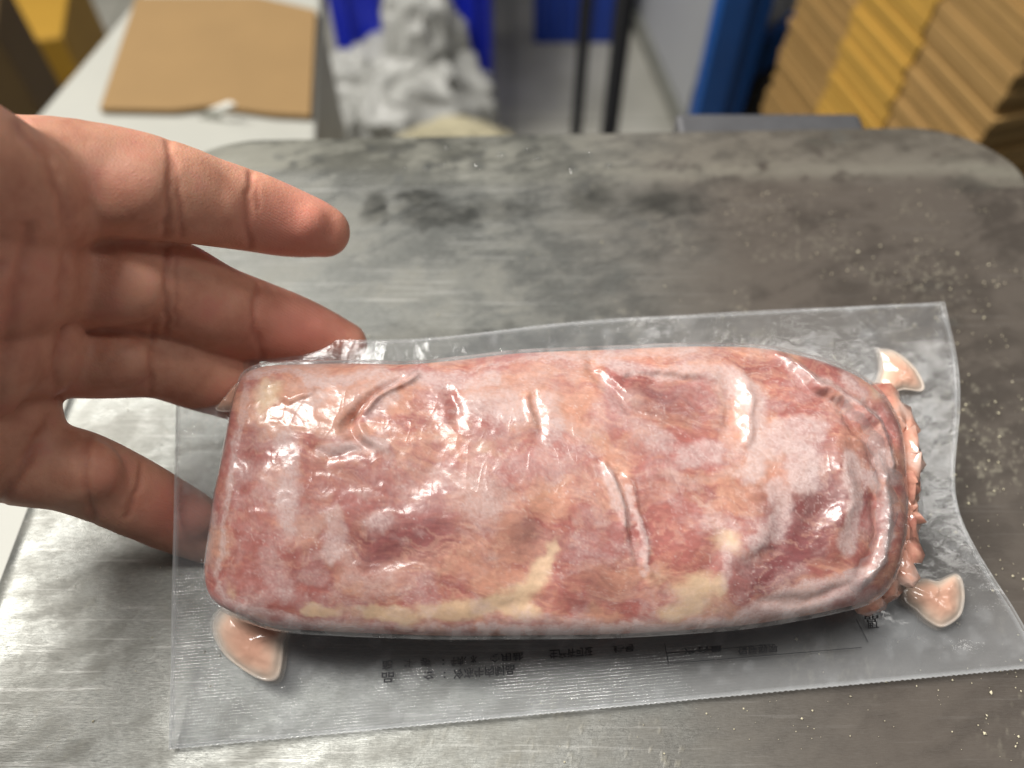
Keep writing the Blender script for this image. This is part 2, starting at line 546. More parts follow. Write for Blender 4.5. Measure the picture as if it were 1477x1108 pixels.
def meat_colour(X, Y):
    w1 = fbm(X / 60, Y / 60, seed=21) - 0.5
    w2 = fbm(X / 60, Y / 60, seed=22) - 0.5
    w3 = fbm(X / 14, Y / 14, seed=23, octv=4, gain=0.6) - 0.5
    w4 = fbm(X / 14, Y / 14, seed=24, octv=4, gain=0.6) - 0.5
    wx, wy = X + 60 * w1 + 16 * w3, Y + 60 * w2 + 16 * w4
    nx, ny = X + 26 * w1 + 13 * w3, Y + 26 * w2 + 13 * w4
    deep = sum(s * blob(wx, wy, x, y, rx, ry, r) for x, y, rx, ry, r, s in DEEP)
    fat = sum(s * blob(nx, ny, x, y, rx, ry, r) for x, y, rx, ry, r, s in FAT)
    frost = np.zeros_like(X)
    for pts, w, s in FROST_P:
        frost = np.maximum(frost, s * sm(1.45, 0.55, seg_dist(nx, ny, pts) / w))
    # muscle
    n1 = fbm(wx / 90, wy / 55, seed=31, octv=5, gain=0.6)
    fib = fbm((X + 30 * w1) / 46 + (Y + 30 * w2) / 90, (Y + 40 * w2 - 0.18 * X) / 4.0, seed=33, octv=4, gain=.6)     # drawn-out fibres
    mot = fbm(X / 7, Y / 7, seed=35, octv=4, gain=0.65)
    red = lin(172, 99, 90)
    pale = lin(202, 144, 120)
    dark = lin(122, 58, 60)
    fatc = lin(226, 196, 160)
    fros = lin(218, 186, 179)
    k = sm(0.36, 0.66, n1 + 0.22 * (fib - 0.5))[..., None]
    c = red * (1 - k) + pale * k
    dk = np.clip(deep * (0.62 + 1.1 * (n1 - 0.25)) + 0.4 * (0.5 - fib) * deep, 0, 1)[..., None]
    c = c * (1 - 0.92 * dk) + dark * 0.92 * dk
    # pale connective threads and marbling
    rid = 1 - np.abs(2 * fbm(wx / 34, wy / 24, seed=41, octv=4) - 1)
    thr = sm(0.86, 0.99, rid)[..., None] * 0.24 * sm(0.35, 0.6, fbm(X / 80, Y / 80, seed=42))[..., None]
    c = c * (1 - thr) + lin(232, 186, 158) * thr
    c = c * (0.84 + 0.32 * mot)[..., None] * (0.86 + 0.28 * fib)[..., None]
    fk = sm(0.24, 0.92, fat + 0.7 * (fbm(X / 26, Y / 18, seed=43, octv=5, gain=.6) - 0.5))[..., None]
    fl = fbm(X / 18 + w3, Y / 12 + w4, seed=44, octv=4)
    fc = fatc * (0.84 + 0.30 * fl)[..., None]
    fc = fc * np.stack([np.ones_like(X), 0.94 + 0.1 * n1, 0.88 + 0.2 * n1], -1)
    c = c * (1 - 0.82 * fk) + fc * 0.82 * fk
    # loose frost haze
    hz = 0.02 + sm(0.42, 0.74, fbm(nx / 50, ny / 40, seed=51, octv=6, gain=0.65)) * 0.46
    frost = np.clip(frost + hz * 0.9, 0, 1)
    lv = fbm((X + 40 * w1) / 58, (Y + 40 * w2) / 44, seed=54, octv=5, gain=0.55)
    area_ = sm(0.30, 0.6, fbm(X / 120, Y / 90, seed=55, octv=2))
    lin_ = np.exp(-((lv - 0.535) / 0.006) ** 2) * (0.35 + 0.65 * area_) + 0.6 * np.exp(-((lv - 0.44) / 0.0045) ** 2) * area_
    frost = np.clip(frost + 0.12 * sm(0.528, 0.545, lv) * area_, 0, 1)
    grain = fbm(X / 2.6, Y / 2.6, seed=52, octv=2)
    fr = np.clip(frost * (0.25 + 1.3 * grain * (0.5 + fbm(X / 9, Y / 9, seed=53))), 0, 1)[..., None] * 0.78
    c = c * (1 - fr) + fros * fr
    ll = np.clip(lin_ * (0.3 + 0.9 * grain), 0, 1)[..., None] * 0.42
    c = c * (1 - ll) + lin(236, 212, 204) * ll
    spk = (noise(X / 2.2, Y / 2.2, seed=61) > 0.955) * sm(0.4, 0.7, fbm(X / 70, Y / 60, seed=62))
    c = c * (1 - 0.4 * spk[..., None]) + lin(240, 220, 215) * 0.4 * spk[..., None]
    return np.clip(c, 0.01, 0.95), frost


t = NT('frozen_meat')
colr = t.attr('meat_colour').outputs[0]
ov = t.obj()
fine = t.tex(ov, 900, 4, 0.65)
colr = t.mix(0.22, colr, t.n('Mix', {0: 1.0, 6: colr, 7: t.ramp(fine, [(0.3, 0.45), (0.7, 1.25)])}, data_type='RGBA', blend_type='MULTIPLY').outputs[2])
b = t.n('BsdfPrincipled', {'Base Color': colr, 'Roughness': 0.5,
                            'Specular IOR Level': 0.35})
t.set(b, 'Normal', t.bump(fine, 0.05, 0.0004))
M_MEAT = t.done(b)

meat = empty('frozen_meat_roll', S(0.45, 0.45, -0.010))
tag(meat, 'frozen red marbled meat roll with cream fat and frost inside the clear pouch', 'meat')
NA, NTT = 760, 360
p, X, Y, hp, e = meat_loft(NA, NTT, True, 0.0)
mc, frost = meat_colour(X, Y)
mcol = np.concatenate([mc, np.ones(mc.shape[:-1] + (1,))], -1).reshape(-1, 4)
mesh_obj('meat_upper', p.reshape(-1, 3), grid_faces(NA, NTT, flip=True), M_MEAT, meat, attrs={'meat_colour': mcol}, face=NRM)
p2, X2, Y2, _, _ = meat_loft(200, 80, False)
mc2, _ = meat_colour(X2, Y2)
mesh_obj('meat_underside', p2.reshape(-1, 3), grid_faces(200, 80), M_MEAT, meat,
         attrs={'meat_colour': np.concatenate([mc2, np.ones(mc2.shape[:-1] + (1,))], -1).reshape(-1, 4)})

# ------------------------------------------------------------------ film
def film_mat(name, milky, rough=0.09, emboss=False, crinkle=0.25, fold=0.2):
    t = NT(name)
    ov = t.obj()
    n1 = t.tex(ov, 260, 4, 0.6, 0.6)
    n2 = t.tex(ov, 1500, 2, 0.5)
    h = t.math('ADD', n1, t.math('MULTIPLY', n2, 0.25))
    nrm = t.bump(h, crinkle, 0.0016)
    for sc_, rz_ in ((70, 0.5), (120, -0.9)):
        mp_ = t.n('Mapping', {'Vector': ov, 'Rotation': (0.2, 0.1, rz_), 'Scale': (1, 0.35, 1)}).outputs[0]
        rg_ = t.math('SUBTRACT', 1.0, t.math('ABSOLUTE', t.math('MULTIPLY_ADD', t.tex(mp_, sc_, 2, 0.5, 0.8), 2.0, -1.0)))
        nrm = t.bump(t.math('POWER', rg_, 26.0), fold, 0.0005, nrm)
    if emboss:
        ab = t.n('SeparateXYZ', {0: t.attr('pack_coords').outputs['Vector']})
        k = 2 * math.pi / 0.00125
        s1 = t.math('SINE', t.math('MULTIPLY', t.math('ADD', ab.outputs[0], ab.outputs[1]), k))
        s2 = t.math('SINE', t.math('MULTIPLY', t.math('SUBTRACT', ab.outputs[0], ab.outputs[1]), k))
        g = t.math('MULTIPLY', t.math('MULTIPLY', s1, s2), t.attr('seal').outputs['Fac'])
        nrm = t.bump(g, 0.55, 0.00012, nrm)
    lw = t.n('LayerWeight', {'Blend': 0.5, 'Normal': nrm}).outputs['Facing']       # same from both sides of the film
    fr = t.math('MULTIPLY_ADD', t.math('POWER', lw, 5.0), 0.90, 0.045)
    gl = t.n('BsdfGlossy', {'Color': (1, 1, 1), 'Roughness': rough, 'Normal': nrm})
    tr = t.n('BsdfTransparent', {'Color': (0.965, 0.97, 0.975)})
    df = t.n('BsdfDiffuse', {'Color': (0.80, 0.82, 0.84), 'Normal': nrm})
    tl = t.n('BsdfTranslucent', {'Color': (0.80, 0.82, 0.84)})
    dm = t.n('MixShader', {0: 0.35, 1: df, 2: tl})
    fa = t.attr('frost').outputs['Fac']
    mf = t.math('ADD', fa, milky, clamp=True)
    body = t.n('MixShader', {0: mf, 1: tr, 2: dm})
    sh = t.n('MixShader', {0: fr, 1: body, 2: gl})
    return t.done(sh)


M_SKIN_FILM = film_mat('clear_film_over_meat', 0.0, 0.23, crinkle=0.065, fold=0.12)
M_FLANGE = film_mat('clear_film_flange', 0.07, 0.12, emboss=True, crinkle=0.08, fold=0.06)

pouch = empty('vacuum_pouch', S(0.5, 0.0, 0.0))
tag(pouch, 'clear plastic vacuum pouch with wide sealed edges lying on the steel tray', 'pouch')

p, X, Y, hp, e = meat_loft(700, 300, True, 0.0007)
pl_n = 0.00016 * (1 - np.abs(2 * fbm(X / 34 + 0.3 * fbm(X / 60, Y / 60, seed=72), Y / 26, seed=71, octv=3) - 1)) ** 3
p = p + NRM * (pl_n * hp)[..., None]
_, fr_f = meat_colour(X, Y)
rim = np.clip(1 - np.minimum(hp, e) / 0.55, 0, 1) ** 0.7 * sm(0.22, 0.6, fbm(X / 20, Y / 20, seed=73))
fr_attr = np.clip(0.03 + 0.16 * fr_f + 0.42 * rim, 0, 1)
mesh_obj('film_over_meat', p.reshape(-1, 3), grid_faces(700, 300, flip=True), M_SKIN_FILM, pouch, attrs={'frost': fr_attr.ravel()}, face=NRM)


def flange(name, h0, seed, nu=321, nv=161):
    u, v = np.meshgrid(np.linspace(0, 1, nu), np.linspace(0, 1, nv), indexing='ij')
    X, Y = chart(u, v)
    a, bb = u * LU, v * LV
    # saw-tooth cut along the long edges
    saw = 0.00022 * (np.arange(nu) % 2)[:, None]
    dv = np.where(v > 0.999, -saw, np.where(v < 0.001, saw, 0)) / LV
    wave = 0.0011 * (fbm(a / 0.030, bb / 0.030, seed=seed) - 0.5) + 0.0005 * (fbm(a / 0.009, bb / 0.009, seed=seed + 1) - 0.5)
    wave += 0.0009 * sm(0.88, 1.0, v) * (fbm(a / 0.04, 0 * a, seed=seed + 2) - 0.5)
    # crumpled film round the right end of the roll
    cr = sm(1290, 1340, X) * sm(1400, 1350, X) * sm(470, 540, Y) * sm(930, 860, Y)
    wave += cr * 0.0018 * (np.abs(2 * fbm(a / 0.012, bb / 0.007, seed=seed + 5) - 1) - 0.3)
    edge = np.minimum(np.minimum(a, LU - a), np.minimum(bb, LV - bb))
    pts = S(u, v + dv, h0 + wave)
    pts[..., 2] = np.maximum(pts[..., 2], 0.0006 + (0.0004 if h0 > -0.0002 else 0))
    fr = 0.34 * sm(0.0007, 0.0003, edge) + 0.10 * sm(0.24, 0.02, v) * (0.5 + fbm(a / 0.014, bb / 0.008, seed=88))
    fr += 0.16 * sm(0.5, 0.75, fbm(X / 40, Y / 30, seed=81, octv=5)) * blob(X, Y, 1080, 490, 160, 40, -3)
    fr += 0.10 * sm(0.5, 0.8, fbm(X / 22, Y / 22, seed=82, octv=5))
    fr += 0.30 * (blob(X, Y, 1300, 548, 44, 46) + blob(X, Y, 1345, 884, 60, 44) + 0.4 * blob(X, Y, 360, 950, 60, 50))
    fr += 0.10 * sm(60, 10, seg_dist(X, Y, [(1300, 560), (1330, 700), (1320, 850)]))
    seal = np.maximum(sm(0.085, 0.055, u) * sm(0.50, 0.35, v), sm(0.155, 0.12, v) * sm(0.75, 0.45, u))
    seal *= 0.35 + 0.65 * fbm(a / 0.012, bb / 0.012, seed=84)
    return mesh_obj(name, pts.reshape(-1, 3), grid_faces(nu, nv, flip=True), M_FLANGE, pouch,
                    attrs={'frost': fr.ravel(), 'seal': seal.ravel(), 'pack_coords': np.stack([a, bb, 0 * a], -1).reshape(-1, 3)}, face=NRM)


flange('top_film', 0.0, 90)
flange('bottom_film', -0.0009, 95, 161, 81)

# ------------------------------------------------------------------ pockets of frozen juice in the corners
t = NT('frozen_juice')
r = t.attr('rim').outputs['Fac']
nz = t.tex(t.obj(), 240, 3)
col = t.ramp(t.math('ADD', r, t.math('MULTIPLY', t.math('SUBTRACT', nz, 0.5), 0.35)),
             [(0.0, lin(226, 220, 212)), (0.35, lin(228, 206, 188)), (0.7, lin(222, 182, 160)), (1.0, lin(212, 164, 142))])
b = t.n('BsdfPrincipled', {'Base Color': col, 'Roughness': 0.18,
                           'Coat Weight': 0.6, 'Coat Roughness': 0.06})
t.set(b, 'Normal', t.bump(t.tex(t.obj(), 250, 2, 0.5, 0.5), 0.10, 0.0012))
trn = t.n('BsdfTransparent')
M_JUICE = t.done(t.n('MixShader', {0: t.math('MULTIPLY_ADD', r, 1.5, 0.20, clamp=True), 1: trn, 2: b}))


def pocket(outline, hgt, seed):
    uv = np.array([uv_of(x, y, 0.001) for x, y in outline])
    uv = np.vstack([uv, uv[:1]])
    c = catmull(uv, 97)[:-1]
    ctr = c.mean(0)
    n, m = 24, len(c)
    rho = np.sin(np.linspace(0, math.pi / 2, n))[:, None, None]
    uvg = ctr + (c - ctr)[None] * rho
    rr = rho[..., 0] * np.ones((n, m))
    a, bb = uvg[..., 0] * LU, uvg[..., 1] * LV
    h = hgt * (1 - rr ** 2.6) * (0.75 + 0.6 * fbm(a / 0.006, bb / 0.006, seed=seed)) + 0.0006
    h += 0.0003 * (1 - np.abs(2 * fbm(a / 0.007, bb / 0.007, seed=seed + 3) - 1)) ** 4 * (1 - rr ** 4)
    h += 0.0006 * np.exp(-((rr - 0.90) / 0.05) ** 2)
    pts = S(uvg[..., 0], uvg[..., 1], h)
    rim = np.clip(1.15 * (1 - rr ** 1.5) + 0.25 * (fbm(a / 0.005, bb / 0.005, seed=seed + 9) - 0.5), 0, 1)
    return mesh_obj('juice_pocket', pts.reshape(-1, 3), grid_faces(n, m, wrap=True), M_JUICE, meat, attrs={'rim': rim.ravel()}, face=NRM)


pocket([(1262, 500), (1290, 505), (1318, 528), (1334, 556), (1330, 568), (1300, 566), (1274, 576), (1262, 560), (1268, 530)], 0.0022, 101)
pocket([(1296, 838), (1330, 832), (1352, 836), (1382, 826), (1393, 850), (1388, 888), (1360, 909), (1335, 900), (1312, 880), (1296, 866)], 0.0026, 111)
pocket([(318, 872), (304, 892), (304, 915), (318, 942), (345, 966), (380, 986), (404, 984), (412, 962), (416, 925), (420, 905), (380, 892)], 0.0026, 121)
pocket([(352, 548), (338, 558), (320, 580), (310, 594), (328, 598), (345, 592), (356, 570)], 0.0030, 131)

# gathered, pleated film round the right end
t = NT('gathered_film')
nz = t.tex(t.obj(), 160, 4)
col = t.ramp(nz, [(0.3, lin(180, 112, 100)), (0.5, lin(206, 152, 132)), (0.7, lin(216, 188, 176))])
b = t.n('BsdfPrincipled', {'Base Color': col, 'Roughness': 0.20,
                           'Coat Weight': 0.8, 'Coat Roughness': 0.05})
t.set(b, 'Normal', t.bump(t.tex(t.obj(), 420, 3, 0.5, 0.4), 0.3, 0.001))
M_GATHER = t.done(b)
gv, gf, go = [], [], 0
for i, (px, py, ro, rt, rh, ang) in enumerate(((1270, 586, .0050, .0050, .0050, 35), (1290, 622, .0050, .0062, .0060, 20), (1299, 664, .0060, .0064, .0066, 5), (1296, 706, .0042, .0050, .0060, 0),
                                               (1300, 742, .0052, .0052, .0058, -6), (1294, 782, .0056, .0060, .0056, -14), (1280, 822, .0056, .0062, .0052, -28), (1252, 850, .0058, .0050, .0042, -48))):
    u0, v0 = uv_of(px, py, 0.007)
    n_, m_ = 9, 13
    th = np.linspace(0.01, math.pi - 0.01, n_)[:, None]
    ph = np.linspace(0, 2 * math.pi, m_, endpoint=False)[None]
    dx, dy, dz = np.sin(th) * np.cos(ph), np.sin(th) * np.sin(ph), np.cos(th) + 0 * ph
    w_ = noise(dx * 1.1 + 3 + i, dy * 1.1 + 5, dz * 1.1 + 7, seed=150 + i)
    rd = 1 - np.abs(2 * noise(dx * 0.9 + 9 + w_, dy * 1.6 + 3 + i, dz * 0.9 + 6, seed=160 + i) - 1)
    rr = 0.86 + 0.55 * (w_ - 0.5) + 0.30 * (rd ** 2 - 0.4) + 0.22 * (_hash(np.arange(n_)[:, None] * 7 + i, np.arange(m_)[None] * 3, 0 * np.arange(m_)[None], 5) - 0.5)
    ca, sa = math.cos(math.radians(ang)), math.sin(math.radians(ang))
    lx, ly, lz = dx * rr * ro * 1.12, dy * rr * rt * 1.35, dz * rr * rh * 1.2
    a_, b_ = u0 * LU + lx * ca - ly * sa, v0 * LV + lx * sa + ly * ca
    hq = np.maximum(0.007 + lz, 0.0004)
    gv.append(S(a_ / LU, b_ / LV, hq).reshape(-1, 3))
    gf.append(grid_faces(n_, m_, wrap=True) + go)
    go += n_ * m_
mesh_obj('gathered_end', np.concatenate(gv), np.concatenate(gf), M_GATHER, pouch, smooth=False)

# loose film folded over the right end: small flat facets
M_FOLD = film_mat('folded_film', 0.13, 0.09, crinkle=0.06, fold=0.1)
rngf = np.random.default_rng(21)
lnf = catmull([(1225, 566), (1262, 590), (1286, 630), (1296, 680), (1298, 730), (1292, 785), (1272, 830), (1232, 858)], 26)
nk = 7
gp = np.zeros((nk, len(lnf), 3))
for i_, (x_, y_) in enumerate(lnf):
    tx, ty = lnf[min(i_ + 1, len(lnf) - 1)] - lnf[max(i_ - 1, 0)]
    ln_ = math.hypot(tx, ty)
    ox, oy = -ty / ln_, tx / ln_
    if ox < 0:
        ox, oy = -ox, -oy
    for k_ in range(nk):
        f_ = k_ / (nk - 1)
        dpx = -34 + 66 * f_ + rngf.uniform(-4, 4)
        hq = 0.0215 * (1 - f_ ** 1.4) + 0.0018 + (rngf.uniform(-.0016, .0022) if 0 < k_ < nk - 1 else 0)
        u_, v_ = uv_of(x_ + ox * dpx + rngf.uniform(-3, 3), y_ + oy * dpx + rngf.uniform(-4, 4), hq)
        gp[k_, i_] = S(u_, v_, hq)
q4 = grid_faces(nk, len(lnf))
tri_ = np.concatenate([q4[:, [0, 1, 2]], q4[:, [0, 2, 3]]])
mesh_obj('folded_film', gp.reshape(-1, 3), tri_, M_FOLD, pouch, smooth=False, attrs={'frost': np.full(nk * len(lnf), 0.02)}, face=NRM)

# ------------------------------------------------------------------ print on the back of the pouch (seen through, so reversed)
M_INK = simple_mat('black_ink', (0.02, 0.02, 0.024), 0.6)


def print_text(body, px, py, width, height, name='printed_text', flip=True):
    cu = bpy.data.curves.new('text', 'FONT')
    cu.body = body
    cu.size = 1.0
    cu.offset = 0.022
    ob = bpy.data.objects.new('text', cu)
    COL.objects.link(ob)
    dg = bpy.context.evaluated_depsgraph_get()
    me = bpy.data.meshes.new_from_object(ob.evaluated_get(dg))
    bpy.data.objects.remove(ob)
    n = len(me.vertices)
    if n == 0:
        return
    co = np.empty(n * 3)
    me.vertices.foreach_get('co', co)
    co = co.reshape(-1, 3)
    x = (co[:, 0] - co[:, 0].min()) / (np.ptp(co[:, 0]) + 1e-9)
    y = (co[:, 1] - co[:, 1].min()) / (np.ptp(co[:, 1]) + 1e-9)
    u0, v0 = uv_of(px, py, 0)
    u1, v1 = uv_of(px + width, py - width * 0.075, 0)
    u2, v2 = uv_of(px, py - height, 0)
    yy = 1 - y if flip else y
    u = u0 + x * (u1 - u0) + yy * (u2 - u0)
    v = v0 + x * (v1 - v0) + yy * (v2 - v0)
    w = S(u, v, 0.0009)
    w[:, 2] = np.maximum(w[:, 2], 0.0019)
    me.vertices.foreach_set('co', w.astype(np.float32).ravel())
    me.update()
    me.materials.clear()
    me.materials.append(M_INK)
    o = bpy.data.objects.new(name, me)
    COL.objects.link(o)
    o.parent = pouch
    o.matrix_parent_inverse = pouch.matrix_basis.inverted()
    return o


def rule(x0, y0, x1, y1, w=1.0):
    d = np.array([x1 - x0, y1 - y0], float)
    d /= np.linalg.norm(d)
    nn = np.array([-d[1], d[0]]) * w / 2
    q = [uv_of(*(np.array(a) + sg * nn), 0) for a, sg in (((x0, y0), 1), ((x1, y1), 1), ((x1, y1), -1), ((x0, y0), -1))]
    w3 = np.array([S(u, v, 0.0009) for u, v in q])
    w3[:, 2] = np.maximum(w3[:, 2], 0.0019)
    mesh_obj('printed_rule', w3, [(0, 1, 2, 3)], M_INK, pouch, smooth=False)


for body, x, y, wd, hg in (('品', 551, 985, 18, 15), ('名', 610, 981, 16, 14), ('：', 640, 978, 3, 9), ('冷冻牛肉制品', 654, 980, 88, 15),
                           ('配', 552, 965, 14, 12), ('料', 583, 963, 10, 12), ('表', 606, 961, 16, 12), ('：', 638, 959, 3, 8), ('牛肉、水', 650, 961, 38, 13),
                           ('食用盐', 705, 956, 50, 12), ('生产许可证', 792, 951, 62, 14), ('编号', 884, 942, 30, 11),
                           ('净含量', 985, 944, 55, 9), ('保质期限', 1062, 945, 58, 13), ('品', 1244, 898, 20, 9), ('町', 1249, 907, 16, 10)):
    print_text(body, x, y, wd, hg)
for r_ in ((957, 928, 963, 958), (960, 942, 1110, 930), (964, 957, 1240, 934), (1232, 893, 1249, 926)):
    rule(*r_)
# ================================================================== HAND
def tube(chain_pts, nseg=28, nring=46, flat=0.93, cap0=True, cap1=True):
    """chain of (px, py, depth, radius) -> closed tube (verts, quads+fans)"""
    q = np.array([np.r_[P(a, b_, d), r] for a, b_, d, r in chain_pts])
    c = catmull(q, nring)
    pos, rad = c[:, :3], c[:, 3]
    tg = np.gradient(pos, axis=0)
    tg /= np.linalg.norm(tg, axis=1, keepdims=True)
    rings = []

    def ring(p0, tt, r):
        s = np.cross(tt, FWD)
        s /= np.linalg.norm(s)
        w = np.cross(s, tt)
        a = np.linspace(0, 2 * math.pi, nseg, endpoint=False)
        return p0 + r * (np.cos(a)[:, None] * s + flat * np.sin(a)[:, None] * w)
    ang = np.linspace(math.pi / 2, 0, 9)[1:]
    if cap0:
        for x in np.linspace(math.pi / 2, 0, 9)[1:-1]:
            rings.append(ring(pos[0] - tg[0] * rad[0] * math.sin(x), tg[0], rad[0] * math.cos(x)))
    for i in range(nring):
        rings.append(ring(pos[i], tg[i], rad[i]))
    for x in np.linspace(0, math.pi / 2, 9)[1:-1]:
        rings.append(ring(pos[-1] + tg[-1] * rad[-1] * math.sin(x) * 1.0, tg[-1], rad[-1] * math.cos(x)))
    v = np.concatenate(rings)
    n = len(rings)
    f = [tuple(int(k) for k in r) for r in grid_faces(n, nseg, wrap=True)]
    f.append(tuple(range(nseg - 1, -1, -1)))
    f.append(tuple(range((n - 1) * nseg, n * nseg)))
    return v, f


INDEX = [(-60, 268, .156, .0125), (40, 257, .1535, .0118), (110, 258, .154, .0112), (175, 264, .1565, .0107), (248, 277, .1610, .0100), (305, 292, .167, .0092),
         (362, 305, .173, .0087), (415, 320, .178, .0079), (455, 330, .181, .0067), (468, 334, .182, .0060)]
MIDDLE = [(-60, 392, .160, .0122), (30, 394, .1605, .0114), (100, 396, .163, .0110), (165, 400, .166, .0106), (240, 412, .1715, .0104), (310, 442, .179, .0096),
          (375, 463, .187, .0092), (430, 478, .191, .0083), (478, 491, .1935, .0066), (497, 496, .1945, .0056)]
RING = [(-60, 505, .165, .0116), (30, 508, .165, .0100), (90, 514, .168, .0089), (155, 520, .1715, .0083), (225, 521, .177, .0083), (285, 540, .184, .0083),
        (330, 556, .189, .0080), (365, 572, .1925, .0070), (385, 582, .194, .0058)]
PINKY = [(-90, 628, .163, .0118), (-30, 650, .1635, .0105), (45, 668, .166, .0092), (110, 680, .170, .0090), (180, 711, .177, .0089), (235, 738, .1835, .0084),
         (275, 758, .1875, .0078), (305, 775, .1895, .0066), (318, 783, .190, .0058)]
META = [
    [(60, 285, .1500, .0114), (0, 274, .1410, .0126), (-120, 225, .128, .0130), (-300, 250, .118, .0135), (-520, 380, .110, .0140), (-760, 490, .101, .0160)],
    [(50, 400, .1555, .0110), (0, 395, .1480, .0132), (-120, 385, .136, .0138), (-300, 390, .125, .0145), (-520, 450, .115, .0150), (-760, 530, .102, .0170)],
    [(45, 505, .160, .0100), (0, 500, .1555, .0130), (-120, 515, .145, .0140), (-300, 520, .132, .0145), (-520, 525, .119, .0150), (-760, 565, .103, .0170)],
    [(10, 610, .164, .0105), (-50, 622, .159, .0130), (-140, 645, .150, .0140), (-300, 650, .136, .0145), (-520, 605, .121, .0150), (-760, 600, .104, .0160)],
]
THUMB = [(-580, 370, .112, .0140), (-480, 230, .110, .0150), (-390, 60, .110, .0128), (-335, -80, .111, .0112), (-295, -200, .112, .0104), (-270, -290, .113, .0092),
         (-258, -335, .1135, .0074)]
WRIST = [(-680, 525, .106, .0190), (-900, 580, .100, .0200), (-1250, 680, .094, .0235), (-1800, 850, .086, .0290)]
vs, fs, off = [], [], 0
for ch in (INDEX, MIDDLE, RING, PINKY, *META, THUMB, WRIST):
    v, f = tube(ch, flat=0.90 if ch in (INDEX, MIDDLE, RING, PINKY, THUMB) else 1.0)
    vs.append(v)
    fs += [tuple(i + off for i in ff) for ff in f]
    off += len(v)
# soft pads on the palm side of each phalanx
def ball(px, py, d, rx, ry, rz):
    global off
    c = P(px, py, d)
    n, m = 14, 20
    th = np.linspace(0.02, math.pi - 0.02, n)[:, None]
    ph = np.linspace(0, 2 * math.pi, m, endpoint=False)[None]
    loc = np.stack([rx * np.cos(th) + 0 * ph, ry * np.sin(th) * np.cos(ph), rz * np.sin(th) * np.sin(ph)], -1)
    v = c + loc[..., :1] * RIGHT + loc[..., 1:2] * UP + loc[..., 2:] * FWD
    vs.append(v.reshape(-1, 3))
    ff = [tuple(int(k) for k in r) for r in grid_faces(n, m, wrap=True)]
    ff.append(tuple(range(m - 1, -1, -1)))
    ff.append(tuple(range((n - 1) * m, n * m)))
    fs.extend(tuple(i + off for i in q) for q in ff)
    off += n * m


for a in ((168, 268, .1505, .0095, .0085, .0062), (300, 294, .1625, .0070, .0074, .0060), (410, 322, .1745, .0085, .0062, .0056),
          (165, 412, .1600, .0095, .0080, .0062), (305, 440, .1745, .0075, .0072, .0058), (425, 478, .1875, .0085, .0060, .0056),
          (150, 520, .1660, .0090, .0068, .0058), (112, 680, .1645, .0080, .0074, .0060), (255, 748, .1815, .0085, .0062, .0052)):
    ball(a[0], a[1], a[2] + 0.0022, a[3] * 1.15, a[4], a[5])
me = bpy.data.meshes.new('tmp')
me.from_pydata([tuple(map(float, p)) for p in np.concatenate(vs)], [], fs)
me.update()
tmp = bpy.data.objects.new('tmp', me)
COL.objects.link(tmp)
md = tmp.modifiers.new('r', 'REMESH')
md.mode = 'VOXEL'
md.voxel_size = 0.00065
md = tmp.modifiers.new('s', 'SMOOTH')
md.factor = 0.5
md.iterations = 30
dg = bpy.context.evaluated_depsgraph_get()
hm = bpy.data.meshes.new_from_object(tmp.evaluated_get(dg))
bpy.data.objects.remove(tmp)
n = len(hm.vertices)
co = np.empty(n * 3, np.float32)
hm.vertices.foreach_get('co', co)
co = co.reshape(-1, 3).astype(float)
nn = np.empty(n * 3, np.float32)
hm.vertices.foreach_get('normal', nn)
nn = nn.reshape(-1, 3).astype(float)
face_cam = sm(-0.15, 0.35, -(nn @ FWD))
q = proj(co)
dep = (co - CAM) @ FWD
# flexion creases across the palm side: polyline in hand layout, half width, depth
HCREASE = [([(243, 205), (247, 250), (242, 300), (236, 345)], 5, .0008, 0), ([(252, 225), (258, 280), (262, 340)], 5, .0005, 0),
           ([(362, 250), (358, 300), (360, 355)], 5, .0008, 0), ([(370, 262), (372, 300)], 4, .0003, 0),
           ([(30, 180), (70, 230), (92, 290), (98, 345)], 8, .0013, 0),
           ([(240, 358), (241, 420), (240, 478)], 5, .0008, 0), ([(254, 375), (256, 420), (254, 470)], 4, .0004, 0),
           ([(370, 412), (366, 460), (378, 515)], 5, .0008, 0), ([(100, 345), (90, 405), (96, 470)], 8, .0013, 0),
           ([(222, 470), (218, 520), (216, 566)], 5, .0007, 0), ([(96, 470), (84, 520), (80, 572)], 8, .0012, 0),
           ([(130, 630), (122, 660), (126, 700), (134, 750)], 6, .0007, 0), ([(205, 670), (200, 705), (182, 745)], 5, .0007, 0),
           ([(78, 600), (46, 650), (10, 712), (-10, 740)], 8, .0013, 0),
           ([(40, 330), (14, 480), (-10, 610)], 10, .0010, 0), ([(0, 380), (-60, 520), (-200, 610)], 9, .001, 0)]
dis = np.zeros(n)
red = np.zeros(n)
for pts, w, dp, _ in HCREASE:
    dd = seg_dist(q[:, 0] + 5 * (noise(q[:, 0] / 14, q[:, 1] / 14, seed=5) - .5), q[:, 1], pts)
    g = np.exp(-(dd / w) ** 2)
    dis -= 0.68 * dp * g
    red = np.maximum(red, np.exp(-(dd / (w * 1.1)) ** 2))
dis += 0.00025 * (fbm(co[:, 0] / .006, co[:, 1] / .006, co[:, 2] / .006, seed=8) - 0.5) * 2
co2 = co + nn * (dis * face_cam)[:, None]
hm.vertices.foreach_set('co', co2.astype(np.float32).ravel())
hm.update()
hm.shade_smooth()
